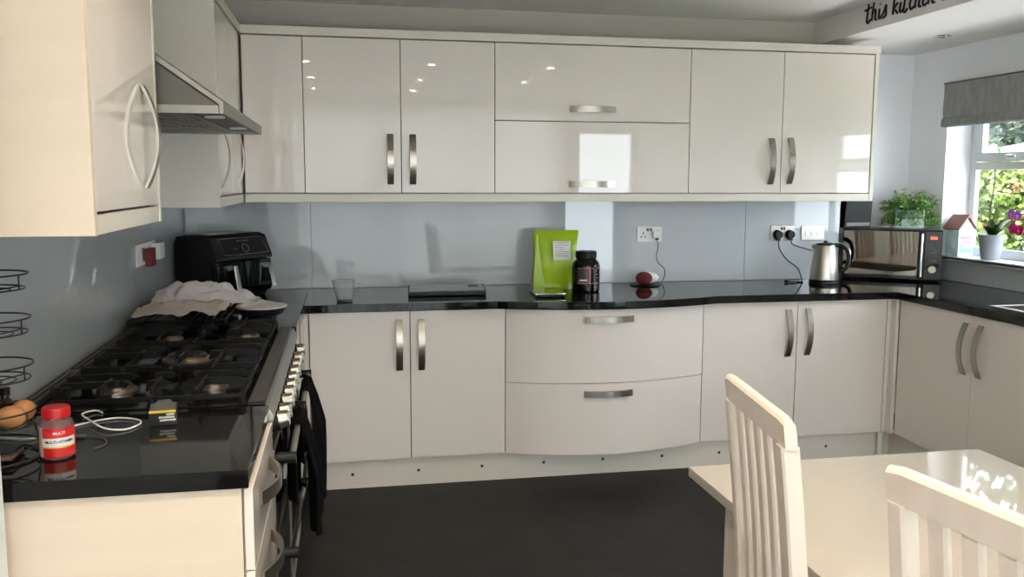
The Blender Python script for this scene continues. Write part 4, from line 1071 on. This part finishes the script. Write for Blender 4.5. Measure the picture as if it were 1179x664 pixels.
# ---- little house ornament on sill
hx, hy, hz = 3.665, .405, 1.0505
u = thing('house_ornament', 'pastel house-shaped box with a brown pitched roof on the window sill', 'ornament', (hx, hy, hz), R(8)); Mx = MW[u.name]
b = NB(); box(b, -.055, .055, -.045, .045, 0, .165, .003); part('house_box', b, 'pastel', u, mtx=Mx)
b = NB(); prism(b, [(-.053, .1655), (.053, .1655), (0, .225)], 'y', -.043, .043); part('gable', b, 'white', u, mtx=Mx)
b = NB(); prism(b, [(-.072, .158), (-.066, .153), (0, .228), (.066, .153), (.072, .158), (0, .240)], 'y', -.060, .060); part('roof', b, 'terra', u, mtx=Mx)
b = NB(); box(b, -.04, .03, -.047, -.0452, .10, .115, .0005); box(b, -.03, .04, -.047, -.0452, .075, .085, .0005); part('front_print', b, 'pink', u, mtx=Mx)
b = NB(); box(b, -.045, .045, -.0465, -.0452, .020, .045, .0005); box(b, -.045, -.02, -.0465, -.0452, .05, .07, .0005); part('front_print', b, mat('blue_print', (.25, .42, .62), .5), u, mtx=Mx)
# ---- orchid
pc = (3.667, .155, 1.0505)
u = thing('potted_orchid', 'orchid with dark pink and violet flowers in a grey pot on the window sill', 'potted plant', pc)
b = NB(); lathe(b, [(0, 0), (.044, 0), (.048, .004), (.066, .132), (.070, .136), (.066, .139), (.060, .130), (0, .120)], pc, 40); part('pot', b, 'pot', u)
b = NB(); lathe(b, [(0, .128), (.058, .128), (.058, .120), (0, .120)], pc, 24); part('bark', b, 'soil', u)
def blade(p, d, L, w_, droop):
    tb = NB(); rows = []; p = Vector(p); d = Vector(d).normalized(); n = 10
    for i in range(n + 1):
        t = i / n; ww = w_ * sin(pi * min(1, .12 + t * .88)) ** .6 * (1 if t < .95 else .5); s = d.cross(Vector((0, 0, 1))).normalized(); nrm = s.cross(d)
        rows.append([tb.verts.new(p - s * ww), tb.verts.new(p - nrm * ww * .25), tb.verts.new(p + s * ww)]); p = p + d * L / n; d.z -= droop / n; d.normalize()
    for a, c in zip(rows, rows[1:]):
        for k in range(2): tb.faces.new((a[k], a[k + 1], c[k + 1], c[k]))
    bmesh.ops.solidify(tb, geom=tb.faces[:], thickness=.0018); return merge(NB(), tb)
for d_, L, w_, dr in (((.1, -.9, 1.5), .17, .030, 1.1), ((-.2, -1, .75), .15, .024, .7), ((-.3, .9, .8), .13, .020, .9), ((.3, .5, 1.3), .12, .022, .8), ((-.6, -.3, 1.1), .11, .020, 1.2)):
    part('orchid_leaf', blade((pc[0], pc[1], pc[2] + .126), d_, L, w_, dr), 'orleaf', u)
b = NB(); tube(b, smooth_path([(pc[0], pc[1] + .02, 1.18), (pc[0] - .01, pc[1] + .012, 1.30), (pc[0], pc[1] + .005, 1.45), (pc[0] - .005, pc[1] - .002, 1.545)], 6), .0032, 8)
part('support_cane', b, 'stem', u)
b = NB(); tube(b, smooth_path([(pc[0], pc[1] + .0, 1.18), (pc[0] - .01, pc[1] - .02, 1.28), (pc[0] - .02, pc[1] - .055, 1.335), (pc[0] - .02, pc[1] - .12, 1.345), (pc[0] - .02, pc[1] - .20, 1.30)], 6), .003, 8)
tube(b, smooth_path([(pc[0], pc[1] + .02, 1.18), (pc[0] - .01, pc[1] + .01, 1.29), (pc[0] - .01, pc[1] - .03, 1.34), (pc[0] - .02, pc[1] - .075, 1.31)], 6), .0018, 8)
part('flower_stem', b, 'stem', u)
def flower(c, m_, r):
    b = NB()
    for k in range(5):
        a = 2 * pi * k / 5 + .3
        sphere(b, (c[0] - .004, c[1] + r * .55 * cos(a), c[2] + r * .55 * sin(a)), r * .5, .18, 1.05, .9, 14)
    sphere(b, (c[0] - .010, c[1], c[2] - r * .1), r * .26, 1, 1, 1, 12)
    return part('flower', b, m_, u, sharp=80)
flower((pc[0] - .02, pc[1] - .165, 1.308), 'petal2', .030); flower((pc[0] - .02, pc[1] - .21, 1.30), 'petal2', .030)
flower((pc[0] - .03, pc[1] - .195, 1.232), 'petal', .032); flower((pc[0] - .03, pc[1] - .24, 1.225), 'petal', .030)

# ================================================================== OUTSIDE THE WINDOW
b = NB(); box(b, 3.96, 26, -10, 26, -.35, -.25); box(b, -6, 3.96, -16, RY - .16, -.35, -.25); o = struct('ground_1', b, 'grass')
b = NB(); box(b, 3.96, 6.0, -6, 2.4, -.2495, -.22); struct('bounce_ground', b, mat('added_bounce_paving', (.68, .66, .63), .8))  # pale strip added as a reflector, bounces sun up to the soffit
def shrub(lab, c, r, h, m_, n, seedv, flowers=0, fm='flowerR', big=1.):
    random.seed(seedv); from mathutils import noise
    u = thing('garden_shrub', lab, 'shrub', (c[0], c[1], -.25))
    b = NB(); 
    for k in range(5): tube(b, [(c[0] + random.uniform(-.1, .1), c[1] + random.uniform(-.1, .1), -.25), (c[0] + random.uniform(-r, r) * .6, c[1] + random.uniform(-r, r) * .6, h * .6)], .025, 6)
    part('trunk', b, 'soil', u)
    tb = NB(); fb = NB()
    for i in range(n):
        a = random.uniform(0, 2 * pi); ph = random.uniform(-.9, 1.3); rr = random.uniform(.72, 1.0)
        sph = Vector((cos(a) * cos(ph), sin(a) * cos(ph), sin(ph)))
        k = 1 + .28 * noise.noise(sph * 2.1 + Vector((seedv, 0, 0))) + .12 * noise.noise(sph * 6)
        p = Vector((c[0] + sph.x * r * rr * k, c[1] + sph.y * r * rr * k, -.25 + (h + .25) * (.5 + .5 * sph.z * rr * k)))
        if p.z < -.24: p.z = -.24
        dd = Vector((random.uniform(-1, 1), random.uniform(-1, 1), random.uniform(-.6, 1)))
        leafquad(tb, p, dd, random.uniform(.07, .13) * big, random.uniform(.018, .035) * big)
        if flowers and random.random() < flowers and rr > .85 and sph.z > 0:
            for _ in range(8): leafquad(fb, p + Vector((random.uniform(-.06, .06),) * 3) + Vector((-.03, 0, .02)), Vector((random.uniform(-1, 1), random.uniform(-1, 1), random.uniform(-1, 1))), .06, .025)
    part('foliage', merge(NB(), tb), m_, u)
    if flowers: part('blossom', merge(NB(), fb), fm, u)
    else: fb.free()
shrub('yellow-green leafy shrub with coral blossom outside the window', (7.9, 5.3, 0), .95, 1.75, 'hedgeA', 11000, 1, .015)
shrub('mid green leafy shrub far left outside the window', (8.7, 7.3, 0), .9, 1.8, 'hedgeB', 9000, 2)
shrub('bright green shrub outside, to the right of the coral blossom', (7.9, 2.6, 0), 1.0, 1.6, 'hedgeA', 6000, 4)
shrub('low green shrub close outside the window', (5.9, 3.1, 0), .55, .75, 'hedgeB', 3500, 6)
shrub('tall grey-green tree beyond the garden seen through the top pane', (16.2, 17.6, 0), 3.6, 14, 'hedgeC', 9000, 8, big=2.6)
u = thing('garden_hedge', 'very tall dark green hedge closing the view behind the neighbouring house', 'hedge', (22, 14, -.25))
random.seed(31); b = NB(); box(b, 21.4, 22.6, -2, 32, -.25, 9.4); part('hedge_core', b, 'hedgeC', u)
tb = NB()
for i in range(16000):
    y = random.uniform(-2, 32); z = random.uniform(-.2, 10.0 + .5 * sin(y * 1.3)); leafquad(tb, Vector((21.35 - random.uniform(0, .35), y, z)), Vector((random.uniform(-1, .2), random.uniform(-1, 1), random.uniform(-.6, 1))), random.uniform(.3, .55), random.uniform(.07, .13))
part('foliage', merge(NB(), tb), 'hedgeB', u)
u = thing('neighbour_house', 'brown brick house with a slate roof beyond the garden', 'house', (17.5, 10, -.25))
b = NB(); box(b, 15.0, 20, 6.5, 13.1, -.25, 2.9); part('wall', b, 'brickw', u)
b = NB(); prism(b, [(14.8, 2.9), (20.3, 2.9), (17.5, 5.2)], 'y', 6.3, 13.3); part('roof', b, 'slate', u)
b = NB(); box(b, 14.96, 14.999, 11.0, 12.2, 1.3, 2.3); part('window', b, 'tanks', u)
u = thing('conservatory', 'low white-framed conservatory beyond the shrubs', 'conservatory', (12, 10.2, -.25))
b = NB(); box(b, 11.4, 13, 8.6, 11.6, -.25, 1.85); part('wall', b, 'tanks', u)
b = NB(); prism(b, [(11.3, 1.85), (13.1, 1.85), (13.1, 2.15)], 'y', 8.5, 11.7); part('roof', b, 'tanks', u)
for y in (8.5, 9.3, 10.1, 10.9, 11.65):
    b = NB(); tube(b, [(11.3, y, 1.89), (13.1, y, 2.19)], .03, 6); part('rafter', b, 'white', u)

# ================================================================== LIGHT
w = bpy.data.worlds.new('sky'); SC.world = w; w.use_nodes = True
nt = w.node_tree; bg = nt.nodes['Background']
bg.inputs[0].default_value = (.86, .92, 1.0, 1); bg.inputs[1].default_value = 2.6
sun = bpy.data.lights.new('sun', 'SUN'); sun.energy = 8.0; sun.angle = R(8); sun.color = (1, .95, .88)
so = bpy.data.objects.new('sun', sun); COL.objects.link(so); so.rotation_euler = (R(35), R(-25), R(60)); 
# sun direction: from the south-west so it lights the shrubs facing the window but does not enter the room
so.rotation_euler = Vector((.35, -.10, -.93)).to_track_quat('-Z', 'Y').to_euler()

# ================================================================== CAMERA
f, yaw, pit, rol = 1010.8, .1889, .1174, .0028
cam = bpy.data.cameras.new('camera'); co = bpy.data.objects.new('camera', cam); COL.objects.link(co); SC.camera = co
sy, c = sin(yaw), cos(yaw); sp, cp = sin(pit), cos(pit)
r = Vector((c, -sy, 0)); fw = Vector((sy * cp, c * cp, -sp)); up = Vector((sy * sp, c * sp, cp))
r2 = r * cos(rol) + up * sin(rol); u2 = -r * sin(rol) + up * cos(rol)
mt = Matrix((r2, u2, -fw)).transposed().to_4x4(); mt.translation = Vector((.154, -4.1125, 1.4798)); co.matrix_world = mt
cam.sensor_fit = 'HORIZONTAL'; cam.sensor_width = 36; cam.lens = f * 36 / 1179
# principal point is (589.5, 326.5) in a 1179x664 frame whose centre is (589.5, 332)
cam.shift_x = 0; cam.shift_y = -(332 - 326.5) / 1179
cam.clip_start = .02; cam.clip_end = 200
SC.view_settings.view_transform = 'Standard'; SC.view_settings.look = 'None'; SC.view_settings.gamma = 1; SC.view_settings.use_curve_mapping = False
SC.view_settings.exposure = 2.32
SC.cycles.max_bounces = 10; SC.cycles.diffuse_bounces = 6; SC.cycles.glossy_bounces = 5; SC.cycles.transparent_max_bounces = 12
SC.cycles.sample_clamp_indirect = 6
